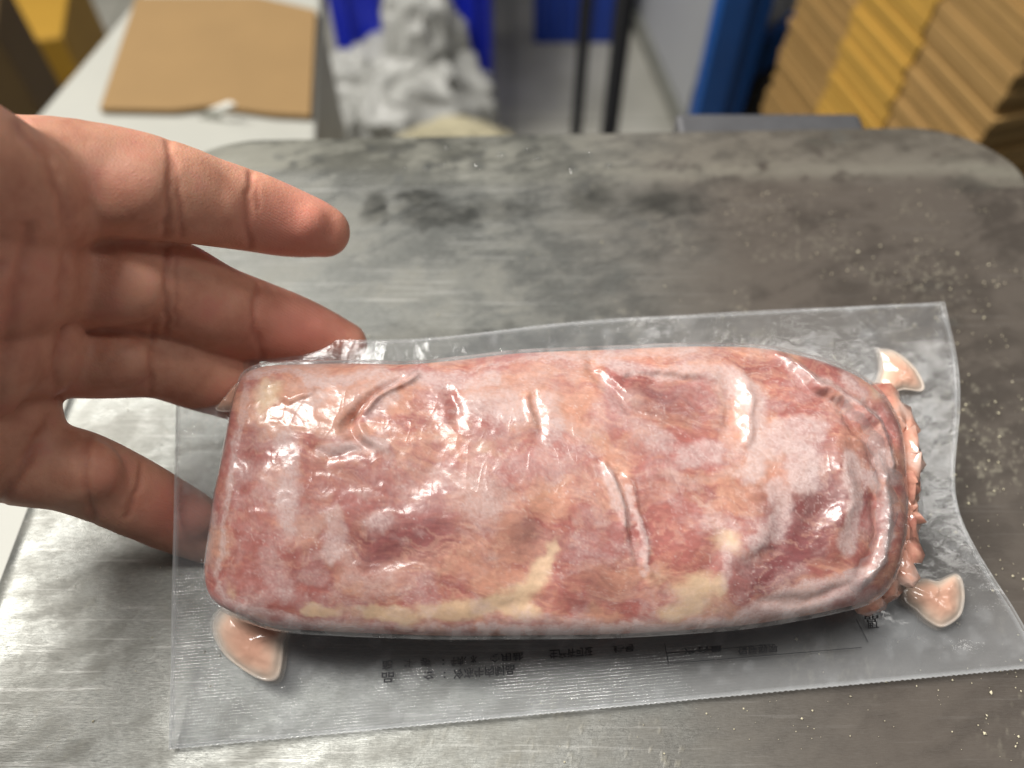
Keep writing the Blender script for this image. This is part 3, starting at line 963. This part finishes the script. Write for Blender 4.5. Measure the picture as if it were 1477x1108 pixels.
# pads of the fingertips are pinker
pad = np.zeros(n)
for x, y, r_, s_ in ((425, 322, 85, .8), (440, 478, 90, .95), (300, 450, 40, .5), (255, 740, 60, .9), (160, 690, 36, .4), (170, 265, 45, .35), (165, 410, 40, .3), (40, 420, 120, .35), (350, 575, 40, .9)):
    pad = np.maximum(pad, s_ * np.exp(-(((q[:, 0] - x) / r_) ** 2 + ((q[:, 1] - y) / (r_ * .75)) ** 2)))
pad = np.clip(pad, 0, 1) * face_cam
for an, av in (('crease', red * face_cam), ('pad', pad)):
    at = hm.attributes.new(an, 'FLOAT', 'POINT')
    at.data.foreach_set('value', av.astype(np.float32))
t = NT('skin')
ov = t.obj()
mot = t.tex(ov, 130, 4, 0.6)
fine = t.tex(ov, 1400, 3, 0.6)
vor = t.n('TexVoronoi', {'Vector': ov, 'Scale': 1300.0}, feature='DISTANCE_TO_EDGE')
wav = t.n('TexWave', {'Vector': ov, 'Scale': 640.0, 'Distortion': 6.0, 'Detail': 1.0, 'Detail Scale': 0.12}, wave_type='BANDS', bands_direction='DIAGONAL')
c = t.ramp(mot, [(0.3, lin(206, 146, 122)), (0.55, lin(222, 166, 140)), (0.75, lin(222, 156, 136))])
c = t.mix(t.math('MULTIPLY', t.attr('pad').outputs['Fac'], 0.75), c, (*lin(220, 136, 122), 1))
c = t.mix(t.math('MULTIPLY', t.attr('crease').outputs['Fac'], 0.25), c, (*lin(168, 84, 66), 1))
b = t.n('BsdfPrincipled', {'Base Color': c, 'Roughness': 0.50, 'Subsurface Weight': 0.35, 'Subsurface Radius': (1.0, 0.36, 0.18), 'Subsurface Scale': 0.0032, 'Specular IOR Level': 0.35})
h = t.math('ADD', t.math('MULTIPLY', fine, 0.5), t.math('MULTIPLY', vor.outputs['Distance'], 0.7))
h = t.math('ADD', h, t.math('MULTIPLY', t.math('MULTIPLY', wav.outputs[0], t.attr('pad').outputs['Fac']), 0.35))
t.set(b, 'Normal', t.bump(h, 0.30, 0.0004))
M_SKIN = t.done(b)
hm.name = 'hand'
hm.materials.clear()
hm.materials.append(M_SKIN)
hand = bpy.data.objects.new('hand', hm)
COL.objects.link(hand)
tag(hand, 'left hand reaching in from the left, fingers spread under the pouch edge', 'hand')

# ================================================================== STEEL TRAY
def far_y(x):
    return 0.2305 + 0.022 * x


XL, XR, RAD = -0.120, 0.1735, 0.034
NXT, NYT = 520, 520
yy = np.linspace(0, 1, NYT)
xx = np.linspace(0, 1, NXT)
Yn0 = -0.16
tt = np.r_[np.linspace(0, 1, NYT)]
tt = 1 - (1 - tt) ** 1.5
U, V = np.meshgrid(xx, tt, indexing='ij')
back = far_y(XL + U * (XR - XL))
Yg = Yn0 + V * (back - Yn0)
dfar = back - Yg
inset = np.where(dfar < RAD, RAD - np.sqrt(np.maximum(RAD ** 2 - (RAD - dfar) ** 2, 0)), 0)
xl, xr = XL + inset, XR - inset
Uq = U + 0.0
Xg = xl + Uq * (xr - xl)
edge = np.minimum(np.minimum(Xg - XL, XR - Xg), dfar)
# rounded-corner edge distance
cxr, cxl = XR - RAD, XL + RAD
cyr = back - RAD
inr = (Xg > cxr) & (Yg > cyr)
edge = np.where(inr, RAD - np.hypot(Xg - cxr, Yg - cyr), edge)
inl = (Xg < cxl) & (Yg > cyr)
edge = np.where(inl, RAD - np.hypot(Xg - cxl, Yg - cyr), edge)
edge = np.maximum(edge, 0)
BR = 0.024                                   # turned-down brim
kk = np.clip(1 - edge / BR, 0, 1)
brim = np.where(dfar < 0.05, 1.0, 0.0)
side = np.minimum(Xg - XL, XR - Xg)
kfar = np.clip(1 - np.where(inr | inl, edge, dfar) / BR, 0, 1)
kside = np.clip(1 - side / 0.004, 0, 1)
Zg = -0.0036 * kfar ** 1.5 - 0.0016 * kside ** 2
Zg += 0.00045 * (fbm(Xg / 0.05, Yg / 0.05, seed=201) - 0.5) - 0.0004
qx = proj(np.stack([Xg, Yg, 0 * Xg], -1))
TX, TY = (Xg * 1000), (Yg * 1000)                  # millimetres on the tray
n1 = fbm(TX / 26, TY / 26, seed=211, octv=6, gain=.6)
n2 = fbm(TX / 6, TY / 6, seed=212, octv=5, gain=.6)
n3 = fbm(TX / 1.3, TY / 1.3, seed=213, octv=3, gain=.6)
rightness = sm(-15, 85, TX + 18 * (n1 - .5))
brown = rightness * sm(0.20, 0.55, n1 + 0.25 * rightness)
wipe = fbm((TX + TY * 0.35 + 14 * n1) / 30, (TY - TX * 0.35 + 14 * n1) / 2.6, seed=219, octv=4)
dirt = sm(0.36, 0.70, 0.35 * (wipe - 0.5) + 0.6 * n1 + 0.4 * n2 + 0.05 * rightness)
fleck = sm(0.60, 0.72, n3 * 0.85 + n2 * 0.2) * sm(0.44, 0.66, fbm(TX / 16, TY / 16, seed=214)) * 0.6 * np.clip(0.25 + rightness * sm(200, 120, TY) + 0.2 * sm(60, 20, TY) * sm(-60, 30, TX), 0, 1)
rimf = sm(0.0, 0.3, kfar) * (0.35 + 0.65 * sm(60, -70, TX)) * sm(0.25, 0.6, n2 + 0.15)  # pale brim frost; stronger left, where reflected brightness is put into the colour
band = np.exp(-((dfar - BR - .0005) / .0045) ** 2) * sm(0.35, 0.6, n2 + .2) * sm(-75, -30, TX)
band = np.clip(0.35 * band + 0.6 * rimf, 0, 1)


def tmm(px, py):
    w_ = PH(px, py, 0)
    return w_[0] * 1000, w_[1] * 1000


wet = np.zeros_like(TX)
wx_, wy_ = TX + 9 * (n2 - .5), TY + 9 * (fbm(TX / 6, TY / 6, seed=216, octv=4) - .5)
for px, py, rx, ry, s_ in ((540, 295, 3.2, 7, .8), (600, 280, 7, 4, .7), (640, 305, 14, 5, .6), (860, 285, 9, 7, .8), (950, 290, 10, 7, .9), (720, 300, 12, 4, .5),
                           (1180, 200, 4, 2, .5), (1400, 262, 9, 3, .6), (700, 500, 40, 8, .5)):
    mx, my = tmm(px, py)
    wet = np.maximum(wet, 0.95 * s_ * sm(1.5, 0.5, np.hypot((wx_ - mx) / rx, (wy_ - my) / ry)))
M = NT('stained_steel')
ov = M.obj()
mp = M.n('Mapping', {'Vector': ov, 'Rotation': (0, 0, math.radians(28)), 'Scale': (1, 9, 1)}).outputs[0]
scr = M.tex(mp, 620, 3, 0.7)
mp2 = M.n('Mapping', {'Vector': ov, 'Rotation': (0, 0, math.radians(-52)), 'Scale': (1, 14, 1)}).outputs[0]
scr2 = M.tex(mp2, 300, 3, 0.7)
dirtA = M.attr('dirt').outputs['Fac']
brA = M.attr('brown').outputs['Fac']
flA = M.attr('fleck').outputs['Fac']
weA = M.attr('wet').outputs['Fac']
bdA = M.attr('band').outputs['Fac']
fineN = M.tex(ov, 1100, 4, 0.7)
steel = M.ramp(scr, [(0.3, (0.14, 0.145, 0.135)), (0.7, (0.26, 0.265, 0.25))])
c = M.mix(M.math('MULTIPLY', dirtA, 0.32), steel, (*lin(118, 116, 106), 1))
for rz_, sc_ in ((-38, 210), (-47, 330), (24, 260)):
    mp3 = M.n('Mapping', {'Vector': ov, 'Rotation': (0, 0, math.radians(rz_)), 'Scale': (0.03, 1, 1)}).outputs[0]
    c = M.mix(M.math('MULTIPLY', M.ramp(M.tex(mp3, sc_ * 3, 2, 0.6), [(0.64, 0.0), (0.70, 1.0)]), 0.22), c, (0.55, 0.55, 0.53, 1))
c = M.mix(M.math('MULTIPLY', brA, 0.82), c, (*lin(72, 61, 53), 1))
c = M.mix(M.math('MULTIPLY', weA, 0.7), c, (*lin(58, 58, 54), 1))
c = M.mix(M.math('MULTIPLY', bdA, 0.55), c, (*lin(178, 176, 160), 1))
c = M.mix(M.math('MULTIPLY', flA, M.ramp(fineN, [(0.35, 0.2), (0.65, 1.0)])), c, (*lin(146, 141, 124), 1))
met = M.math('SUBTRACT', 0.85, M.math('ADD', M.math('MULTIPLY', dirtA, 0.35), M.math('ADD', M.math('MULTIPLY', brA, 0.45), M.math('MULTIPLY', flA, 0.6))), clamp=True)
met = M.math('MAXIMUM', met, 0.05)
rg = M.math('ADD', M.ramp(scr2, [(0.3, 0.34), (0.7, 0.47)]), M.math('SUBTRACT', M.math('MULTIPLY', dirtA, 0.12), M.math('MULTIPLY', weA, 0.14)))
b = M.n('BsdfPrincipled', {'Base Color': c, 'Roughness': rg, 'Metallic': met})
hgt = M.math('ADD', M.math('MULTIPLY', scr, 0.35), M.math('ADD', M.math('MULTIPLY', scr2, 0.3), M.math('ADD', M.math('MULTIPLY', fineN, 0.4), M.math('MULTIPLY', flA, 0.8))))
M.set(b, 'Normal', M.bump(hgt, 0.35, 0.00035))
M_STEEL = M.done(b)
M_STEEL2 = simple_mat('grey_steel', (0.22, 0.22, 0.23), 0.45, 0.8, 60)

tray = empty('steel_tray', (0.02, 0.05, 0))
tag(tray, 'scratched stained stainless steel tray top with rounded corners and frost crumbs', 'tray')
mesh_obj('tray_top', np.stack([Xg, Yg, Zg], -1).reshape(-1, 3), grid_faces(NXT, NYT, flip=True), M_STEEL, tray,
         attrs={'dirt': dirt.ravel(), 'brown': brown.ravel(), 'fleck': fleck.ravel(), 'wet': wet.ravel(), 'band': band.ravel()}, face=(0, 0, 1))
# turned-down skirt following the outline
o1 = np.stack([Xg[0, :], Yg[0, :], Zg[0, :]], -1)
o2 = np.stack([Xg[1:, -1], Yg[1:, -1], Zg[1:, -1]], -1)
o3 = np.stack([Xg[-1, ::-1][1:], Yg[-1, ::-1][1:], Zg[-1, ::-1][1:]], -1)
ol = np.concatenate([o1, o2, o3])
cen = np.array([0.02, 0.0, 0])
rows = []
for dz, grow in ((0, 0.0), (-0.002, 0.0016), (-0.006, 0.0024), (-0.018, 0.0026), (-0.019, 0.0010)):
    dirv = ol - cen
    dirv[:, 2] = 0
    dirv /= np.linalg.norm(dirv, axis=1, keepdims=True)
    rows.append(ol + dirv * grow + np.array([0, 0, dz]))
mesh_obj('tray_skirt', np.concatenate(rows), grid_faces(5, len(ol)), M_STEEL2, tray)
X3 = np.array([1.0, 0, 0]); Y3 = np.array([0, 1.0, 0]); Z3 = np.array([0, 0, 1.0]); O3 = np.zeros(3)
frame_box('frame_rail', O3, X3, Y3, Z3, 0.060, 0.128, 0.225, 0.2490, -0.026, -0.0085, M_STEEL2, tray, 0.002)
for lx in (-0.09, 0.14):
    for ly in (-0.16, 0.18):
        frame_box('leg', O3, X3, Y3, Z3, lx - 0.012, lx + 0.012, ly - 0.012, ly + 0.012, -0.75, -0.012, M_STEEL2, tray, 0.002)

# water drops on the brim
t = NT('water')
fr = t.math('MULTIPLY_ADD', t.math('POWER', t.n('LayerWeight', {'Blend': 0.5}).outputs['Facing'], 5.0), 0.9, 0.04)
M_WATER = t.done(t.n('MixShader', {0: fr, 1: t.n('BsdfTransparent', {'Color': (0.93, 0.94, 0.95)}), 2: t.n('BsdfGlossy', {'Roughness': 0.04})}))
def tray_z(x, y):
    df_ = float(far_y(x)) - y
    return -0.0036 * max(0, 1 - df_ / BR) ** 1.5 - 0.0004
for i, (px, py, r_) in enumerate(((617, 243, 1.6), (646, 206, 1.4), (690, 242, 1.7), (724, 222, 1.5), (776, 228, 1.4), (826, 247, 2.0), (877, 240, 1.5), (700, 212, 1.1),
                                  (640, 238, 1.0), (760, 214, 1.1), (850, 222, 1.2), (585, 246, 1.0))):
    w_ = PH(px, py, -0.001)
    nr_, ns_ = 8, 16
    th = np.linspace(0, math.pi / 2, nr_)[:, None]
    ph = np.linspace(0, 2 * math.pi, ns_, endpoint=False)[None]
    rr = r_ * 1e-3 * (1 + 0.18 * np.sin(2 * ph + i) + 0.08 * np.sin(3 * ph + 2 * i))
    v = np.stack([rr * np.cos(th) * np.cos(ph), rr * np.cos(th) * np.sin(ph), 0.55 * r_ * 1e-3 * np.sin(th) + 0 * ph], -1) + np.array([w_[0], w_[1], tray_z(w_[0], w_[1]) - 0.0001])
    o = mesh_obj('water_drop', v.reshape(-1, 3), grid_faces(nr_, ns_, wrap=True, flip=True), M_WATER, face=(0, 0, 1))
    tag(o, 'small clear water drop on the far brim of the steel tray', 'water drop', 'water drops on the tray brim')

# frost crumbs scattered over the tray: nobody could count them
rng = np.random.default_rng(5)
cv, cf = [], []
cnt = 0
octf = [(0, 2, 4), (2, 1, 4), (1, 3, 4), (3, 0, 4), (2, 0, 5), (1, 2, 5), (3, 1, 5), (0, 3, 5)]
while cnt < 1500:
    x, y = rng.uniform(-0.11, 0.165), rng.uniform(-0.03, 0.2)
    wgt = 0.10 + 0.9 * float(sm(0.06, 0.13, x)) + 0.45 * float(sm(0.06, 0.02, y) * sm(-0.02, 0.05, x))
    cl = float(fbm(np.array(x / .018), np.array(y / .018), seed=301, octv=3))
    if rng.random() > wgt * float(sm(0.42, 0.62, cl)) + 0.004:
        continue
    r_ = 0.00008 + 0.00030 * rng.random() ** 3
    base = np.array([x, y, r_ * 0.3 - 0.0002])
    dd = np.array([[1, 0, 0], [-1, 0, 0], [0, 1, 0], [0, -1, 0], [0, 0, 1], [0, 0, -1]], float) * (r_ * rng.uniform(.6, 1.4, (6, 1)))
    aa = rng.uniform(0, 6.28)
    R_ = np.array([[math.cos(aa), -math.sin(aa), 0], [math.sin(aa), math.cos(aa), 0], [0, 0, 1]])
    cv.append(dd @ R_.T + base)
    cf += [tuple(k + cnt * 6 for k in f) for f in octf]
    cnt += 1
M_CRUMB = simple_mat('frost_crumb', lin(214, 206, 178), 0.5, 0, 900, 0.15)
tag(mesh_obj('frost_crumbs', np.concatenate(cv), cf, M_CRUMB, smooth=False), 'pale frost crumbs scattered over the steel tray', 'crumbs', kind='stuff')

# ================================================================== BACKGROUND
ZF = -0.75
t = NT('floor_tile')
ov = t.obj()
f = t.tex(ov, 9, 5)
br = t.n('TexBrick', {'Vector': ov, 'Color1': (0.40, 0.39, 0.34, 1), 'Color2': (0.44, 0.43, 0.38, 1), 'Mortar': (0.24, 0.235, 0.2, 1), 'Scale': 1.0, 'Mortar Size': 0.004,
                      'Brick Width': 0.4, 'Row Height': 0.4}, offset=0.0)
c = t.mix(0.4, br.outputs[0], t.ramp(f, [(0.35, (0.24, 0.23, 0.19)), (0.65, (0.46, 0.45, 0.40))]))
b = t.n('BsdfPrincipled', {'Base Color': c, 'Roughness': 0.4})
M_FLOOR = t.done(b)
o = mesh_obj('floor', [(-2.5, -1, ZF), (3, -1, ZF), (3, 4.2, ZF), (-2.5, 4.2, ZF)], [(0, 1, 2, 3)], M_FLOOR, smooth=False)
tag(o, kind='structure')

# white cabinet with a cardboard sheet on top (left)
M_WHITE = simple_mat('white_panel', (0.40, 0.40, 0.36), 0.5, 0, 14, 0.10, 0.05)
ZC = -0.20
tl, bl = PH(192, 5, ZC), PH(42, 180, ZC)
dl_ = (tl - bl) / np.linalg.norm(tl - bl)
tr_, br_ = PH(463, 0, ZC), PH(455, 205, ZC)
dr_ = (tr_ - br_) / np.linalg.norm(tr_ - br_)
poly = [bl - dl_ * 0.62, br_ - dr_ * 0.06, tr_ + dr_ * 0.05, tl + dl_ * 0.05]
poly = [bl - dl_ * 0.62, np.array([-0.165, (bl - dl_ * 0.62)[1], ZC]), np.array([-0.165, 0.30, ZC]), br_ - dr_ * 0.04, tr_ + dr_ * 0.06, tl + dl_ * 0.06]
cab = empty('white_cabinet', (float(np.mean([q_[0] for q_ in poly])), 0.35, ZF))
tag(cab, 'white cabinet top beyond the tray with a brown cardboard sheet on it', 'cabinet')


def slab(name, poly, thick, mat, parent=None, bev=0.002):
    import bmesh
    bm = bmesh.new()
    a = [bm.verts.new(tuple(map(float, q_))) for q_ in poly]
    fce = bm.faces.new(a)
    r_ = bmesh.ops.extrude_face_region(bm, geom=[fce])
    bmesh.ops.translate(bm, verts=[g for g in r_['geom'] if isinstance(g, bmesh.types.BMVert)], vec=(0, 0, -thick))
    bmesh.ops.recalc_face_normals(bm, faces=bm.faces)
    if bev:
        bmesh.ops.bevel(bm, geom=list(bm.edges), offset=bev, segments=2, affect='EDGES', profile=0.5)
    me = bpy.data.meshes.new(name)
    bm.to_mesh(me)
    bm.free()
    o_ = bpy.data.objects.new(name, me)
    COL.objects.link(o_)
    me.materials.append(mat)
    if parent:
        o_.parent = parent
        o_.matrix_parent_inverse = parent.matrix_basis.inverted()
    return o_


slab('cabinet_top', poly, 0.025, M_WHITE, cab, 0.003)
cc = np.mean(poly, 0)
inner = [cc + (q_ - cc) * 0.94 + np.array([0, 0, -0.0252]) for q_ in poly]
slab('cabinet_body', inner, -ZF + ZC - 0.026, M_WHITE, cab, 0.003)

M_CARD = simple_mat('kraft_cardboard', lin(140, 112, 72), 0.8, 0, 22, 0.12, 0.1)
zt = ZC + 0.006
sheet = [PH(143, 156, zt), PH(250, 158, zt), PH(300, 152, zt), PH(340, 156, zt), PH(390, 163, zt), PH(448, 166, zt), PH(456, 14, zt), PH(372, -6, zt), PH(196, -6, zt)]
tag(slab('cardboard_sheet', sheet, 0.005, M_CARD, None, 0.0008), 'flat brown cardboard sheet lying on the white cabinet', 'cardboard')
zt2 = ZC + 0.010
tornp = [PH(286, 170, ZC + .001), PH(300, 158, zt2), PH(330, 146, zt2 + .006), PH(340, 150, zt2 + .006), PH(318, 160, zt2), PH(320, 172, ZC + .001)]
M_PAPER = simple_mat('white_paper', (0.72, 0.72, 0.66), 0.7, 0, 40, 0.06, 0.1)
tag(slab('torn_paper_flap', tornp, 0.0012, M_PAPER, None, 0.0), 'torn white paper flap curling over the cardboard sheet edge', 'paper')


# blue crates
M_BLUE = simple_mat('blue_plastic', lin(18, 40, 190), 0.35, 0, 20, 0.12, 0.05)
M_BLUE2 = simple_mat('blue_plastic_dull', lin(30, 66, 160), 0.4, 0, 20, 0.12, 0.05)
M_BLUEGREY = simple_mat('crate_content', lin(86, 92, 112), 0.6, 0, 20, 0.2, 0.05)


def crate(name, x0, x1, y0, y1, z0, z1, mat, rot=0.0):
    c0 = np.array([(x0 + x1) / 2, (y0 + y1) / 2, z0])
    ax = np.array([math.cos(rot), math.sin(rot), 0]); ay = np.array([-math.sin(rot), math.cos(rot), 0])
    w_, d_, h_ = (x1 - x0) / 2, (y1 - y0) / 2, z1 - z0
    root = empty(name, c0)
    th = 0.008
    frame_box('base', c0, ax, ay, Z3, -w_ + th, w_ - th, -d_ + th, d_ - th, 0.004, 0.014, mat, root, 0.001)
    for sx in (-1, 1):
        a_, b2 = sorted((sx * w_, sx * (w_ - th)))
        frame_box('side_wall', c0, ax, ay, Z3, a_, b2, -d_ + th, d_ - th, 0.002, h_, mat, root, 0.001)
        frame_box('side_wall', c0, ax, ay, Z3, -w_, w_, *sorted((sx * d_, sx * (d_ - th))), 0, h_, mat, root, 0.001)
        frame_box('rim', c0, ax, ay, Z3, -w_ - 0.012, w_ + 0.012, *sorted((sx * (d_ + 0.012), sx * (d_ + 0.0005))), h_ - 0.03, h_ + 0.001, mat, root, 0.002)
        frame_box('rim', c0, ax, ay, Z3, *sorted((sx * (w_ + 0.012), sx * (w_ + 0.0005))), -d_, d_, h_ - 0.03, h_ + 0.0008, mat, root, 0.002)
    for k_ in range(5):
        x_ = -w_ + (k_ + 0.5) * 2 * w_ / 5
        frame_box('rib', c0, ax, ay, Z3, x_ - 0.005, x_ + 0.005, -d_ - 0.008, -d_ - 0.0005, 0.01, h_ - 0.031, mat, root, 0.001)
    return root


p0 = PH(478, 100, -0.55); p1 = PH(704, 100, -0.55)
tag(crate('blue_crate', p0[0], p1[0], p0[1] + .06, p0[1] + .40, ZF, -0.40, M_BLUE), 'bright blue plastic crate standing behind the white bag', 'crate')
p0 = PH(770, 62, ZF); p1 = PH(882, 62, ZF)
tag(crate('blue_crate', p0[0], p1[0], p0[1], p0[1] + .3, ZF, -0.50, M_BLUE2), 'dull blue plastic crate on the floor behind the black poles', 'crate')

# crumpled white bag
M_BAG = simple_mat('white_plastic_bag', (0.40, 0.40, 0.375), 0.4, 0, 12, 0.12, 0.10, 0.006)


def lump(name, c, rad, seed, mat, amp=0.22, sc=1.0, nr_=90, ns_=140):
    th = np.linspace(0.02, math.pi - 0.02, nr_)[:, None]
    ph = np.linspace(0, 2 * math.pi, ns_, endpoint=False)[None]
    d_ = np.stack([np.sin(th) * np.cos(ph), np.sin(th) * np.sin(ph), np.cos(th) + 0 * ph], -1)
    w_ = fbm(d_[..., 0] * 1.1 * sc + 9, d_[..., 1] * 1.6 * sc + 5, d_[..., 2] * 1.6 * sc + 3, seed=seed)
    r1 = 1 - np.abs(2 * fbm(d_[..., 0] * 2.6 * sc + w_ * 3 + 4, d_[..., 1] * 2.6 * sc + 8, d_[..., 2] * 0.8 * sc + w_ * 2 + 1, seed=seed + 3, octv=2) - 1)
    rr = 1 + amp * (w_ - 0.5) * 2 + amp * 0.9 * (r1 ** 3 - 0.3)
    v = d_ * rr[..., None] * np.array(rad) + np.array(c)
    v[..., 2] = np.maximum(v[..., 2], ZF + 0.002)
    return mesh_obj(name, v.reshape(-1, 3), grid_faces(nr_, ns_, wrap=True), mat)


def at_y(px, py, y):
    r_ = FWD + RIGHT * (px - CX) / FPX + UP * (CY - py) / FPX
    return CAM + r_ * y / r_[1]


bagroot = empty('white_plastic_bag', (PH(590, 180, ZF)[0], 1.0, ZF))
tag(bagroot, 'crumpled white plastic bag slumped on the floor before the blue crate', 'bag')
for nm, px, py, y_, rr_, sd in (('bag_body', 590, 152, 1.05, (0.130, 0.11, 0.085), 401), ('bag_neck', 610, 58, 1.10, (0.058, 0.06, 0.085), 417), ('bag_bottom', 520, 165, 1.03, (0.07, 0.08, 0.08), 431)):
    o = lump(nm, at_y(px, py, y_), rr_, sd, M_BAG, 0.24)
    o.parent = bagroot
    o.matrix_parent_inverse = bagroot.matrix_basis.inverted()
M_SACK = simple_mat('woven_sack', lin(176, 168, 140), 0.8, 0, 120, 0.2, 0.4, 0.004)
o = lump('woven_sack', at_y(655, 262, 0.72), (0.085, 0.08, 0.06), 441, M_SACK, 0.10)
tag(o, 'beige woven sack just behind the far edge of the tray', 'sack')

# two black poles
M_BLACK = simple_mat('black_metal', (0.012, 0.012, 0.013), 0.35, 0.3, 30, 0.2, 0.02)
for i, (pt, pb, lab) in enumerate((((848, 20), (832, 180), 'left one of two thin black metal poles behind the tray'), ((904, 20), (880, 180), 'right, nearer one of two thin black metal poles behind the tray'))):
    yb = 1.02 if i == 0 else 0.90
    b0 = at_y(*pb, yb)
    rad = 0.0085 if i == 0 else 0.0115
    nseg = 20
    a_ = np.linspace(0, 2 * math.pi, nseg, endpoint=False)
    rows = [(ZF, rad * 1.5), (ZF + .02, rad * 1.5), (ZF + .021, rad), (0.3, rad), (0.305, rad * .8), (0.306, 0.0005)]
    v = np.concatenate([np.stack([b0[0] + r_ * np.cos(a_), yb + r_ * np.sin(a_), 0 * a_ + z_], -1) for z_, r_ in rows])
    o = mesh_obj('black_pole', v, grid_faces(len(rows), nseg, wrap=True), M_BLACK)
    tag(o, lab, 'pole', 'black poles')

# pale wall on the right with a skirting line
M_WALL = simple_mat('pale_wall', (0.46, 0.47, 0.47), 0.6, 0, 8, 0.08, 0.05)
w0, w1 = PH(927, 55, ZF), PH(980, 178, ZF)
wd = (w0 - w1) / np.linalg.norm(w0 - w1)
wn = np.array([wd[1], -wd[0], 0])
if wn[0] < 0:
    wn = -wn
o = frame_box('wall', w1, wd, wn, Z3, -0.05, 1.6, 0.0, 0.08, 0.001, 1.5, M_WALL)
tag(o, kind='structure')
M_SKIRT = simple_mat('skirting', (0.20, 0.20, 0.17), 0.6)
sk = frame_box('skirting', w1, wd, wn, Z3, -0.05, 1.6, -0.012, -0.0005, 0.001, 0.03, M_SKIRT, o, 0.002)

# blue rack upright with brace
M_RACK = simple_mat('blue_rack_paint', lin(22, 84, 160), 0.4, 0.1, 24, 0.15, 0.05)
M_DARK = simple_mat('dark_rubber', (0.03, 0.03, 0.032), 0.7)
yb = 0.72
u0 = at_y(1003, 172, yb); u1 = at_y(1072, 172, yb)
rack = empty('blue_rack', (float(u0[0]), yb, ZF))
tag(rack, 'blue painted metal rack upright with diagonal brace beside the pale wall', 'rack')
cx_ = float((u0[0] + u1[0]) / 2)
hw = float((u1[0] - u0[0]) / 2)
frame_box('upright', np.array([cx_, yb, ZF]), X3, Y3, Z3, -hw, hw * 0.15, 0, 0.03, 0, 1.1, M_RACK, rack, 0.002)
frame_box('upright', np.array([cx_, yb, ZF]), X3, Y3, Z3, hw * 0.151, hw, 0.006, 0.05, 0, 1.1, M_RACK, rack, 0.002)
d0 = at_y(1075, 98, yb + .03); d1 = at_y(1150, 44, yb + .03)
dv_ = (d1 - d0); Ld = np.linalg.norm(dv_); dv_ /= Ld
frame_box('brace', d0, dv_, Y3, np.cross(dv_, Y3), -0.02, Ld + 0.2, -0.004, 0.010, -0.016, 0.016, M_RACK, rack, 0.001)
frame_box('base_plate', np.array([cx_, yb, ZF]), X3, Y3, Z3, -hw - .02, hw + .02, -.02, .07, 0.0005, 0.006, M_DARK, rack, 0.001)
o = lump('dark_sack', at_y(1098, 140, 0.80), (0.075, 0.06, 0.12), 461, M_DARK, 0.12, nr_=50, ns_=80)
tag(o, 'dark bundle in the gap between blue rack and cardboard stack', 'bundle')

# ------------------------------------------------------------------ stack of flattened cartons
KB = simple_mat('carton_brown', lin(150, 118, 68), 0.8, 0, 40, 0.14, 0.1)
KY = simple_mat('carton_yellow', lin(182, 142, 62), 0.7, 0, 40, 0.10, 0.1)
KB2 = simple_mat('carton_brown_light', lin(164, 130, 78), 0.8, 0, 40, 0.14, 0.1)
az = math.radians(-15)
fd = np.array([math.sin(az), math.cos(az), 0])           # away along the visible long side
sd_ = np.array([math.cos(az), -math.sin(az), 0])         # across, to the right
corner = P(1462, 120, 0.50)
rngb = np.random.default_rng(11)
ZS0 = ZF + 0.001
th = 0.0062
nlay = int((corner[2] + 0.075 - ZS0) / th)
first_vis = nlay - 64
# bulk below the view, as one wrapped bundle
bun = frame_box('carton_bundle', np.array([corner[0], corner[1], ZS0]), sd_, fd, Z3, 0.002, 0.33, 0.003, 0.24, 0, first_vis * th, KB, None, 0.003)
tag(bun, 'wrapped brown carton bundle at the base of the cardboard stack', 'cartons')
for k in range(first_vis, nlay):
    z0 = ZS0 + k * th
    jx, jy = rngb.uniform(-.0020, .0020), rngb.uniform(-.003, .003)
    root = empty('flattened_carton', (corner[0], corner[1], z0))
    org = np.array([corner[0] + jx, corner[1] + jy, z0])
    g0 = rngb.uniform(.0004, .0012)
    y1, y2, y3 = 0.085, 0.165, 0.245
    mats = (KB2 if k % 3 else KB, KY, KB)
    for nm, ya, yb_, mt, dx in (('end_flap', 0, y1, mats[0], 0.0), ('middle_panel', y1 + .0015, y2, mats[1], -.0015), ('end_flap', y2 + .0015, y3, mats[2], 0.0005)):
        frame_box(nm, org, sd_, fd, Z3, dx, 0.34, ya, yb_, 0, th - g0, mt, root, 0)
    tag(root, 'flattened brown carton with yellow middle in the tall stack right of the tray', 'carton', 'flattened cartons in the stack')

# cartons at far left
M_YEL = simple_mat('yellow_carton', lin(170, 130, 40), 0.7, 0, 18, 0.15, 0.05)
M_BRN = simple_mat('dark_brown_carton', lin(92, 72, 40), 0.8, 0, 18, 0.2, 0.05)
q0 = at_y(40, 130, 0.78)
tag(frame_box('brown_carton', np.array([q0[0], 0.78, ZF]), np.array([.96, .28, 0]), np.array([-.28, .96, 0]), Z3, -0.30, 0.0, 0, 0.12, 0.001, q0[2] - ZF + 0.07, M_BRN, None, 0.003),
    'brown carton standing upright at the far left edge', 'carton')
q0 = at_y(104, 82, 0.98)
tag(frame_box('yellow_carton', np.array([q0[0], 0.98, ZF]), np.array([.97, .22, 0]), np.array([-.22, .97, 0]), Z3, -0.26, 0.0, 0, 0.20, 0.001, q0[2] - ZF + 0.03, M_YEL, None, 0.003),
    'yellow carton behind the brown one at the far left', 'carton')
M_BACKWALL = simple_mat('dim_back_wall', (0.20, 0.18, 0.14), 0.8, 0, 3, 0.2, 0.05)
o = frame_box('back_wall', np.array([0, 3.0, ZF]), X3, Y3, Z3, -2.4, 2.6, 0, 0.1, 0.001, 3.0, M_BACKWALL)
tag(o, kind='structure')
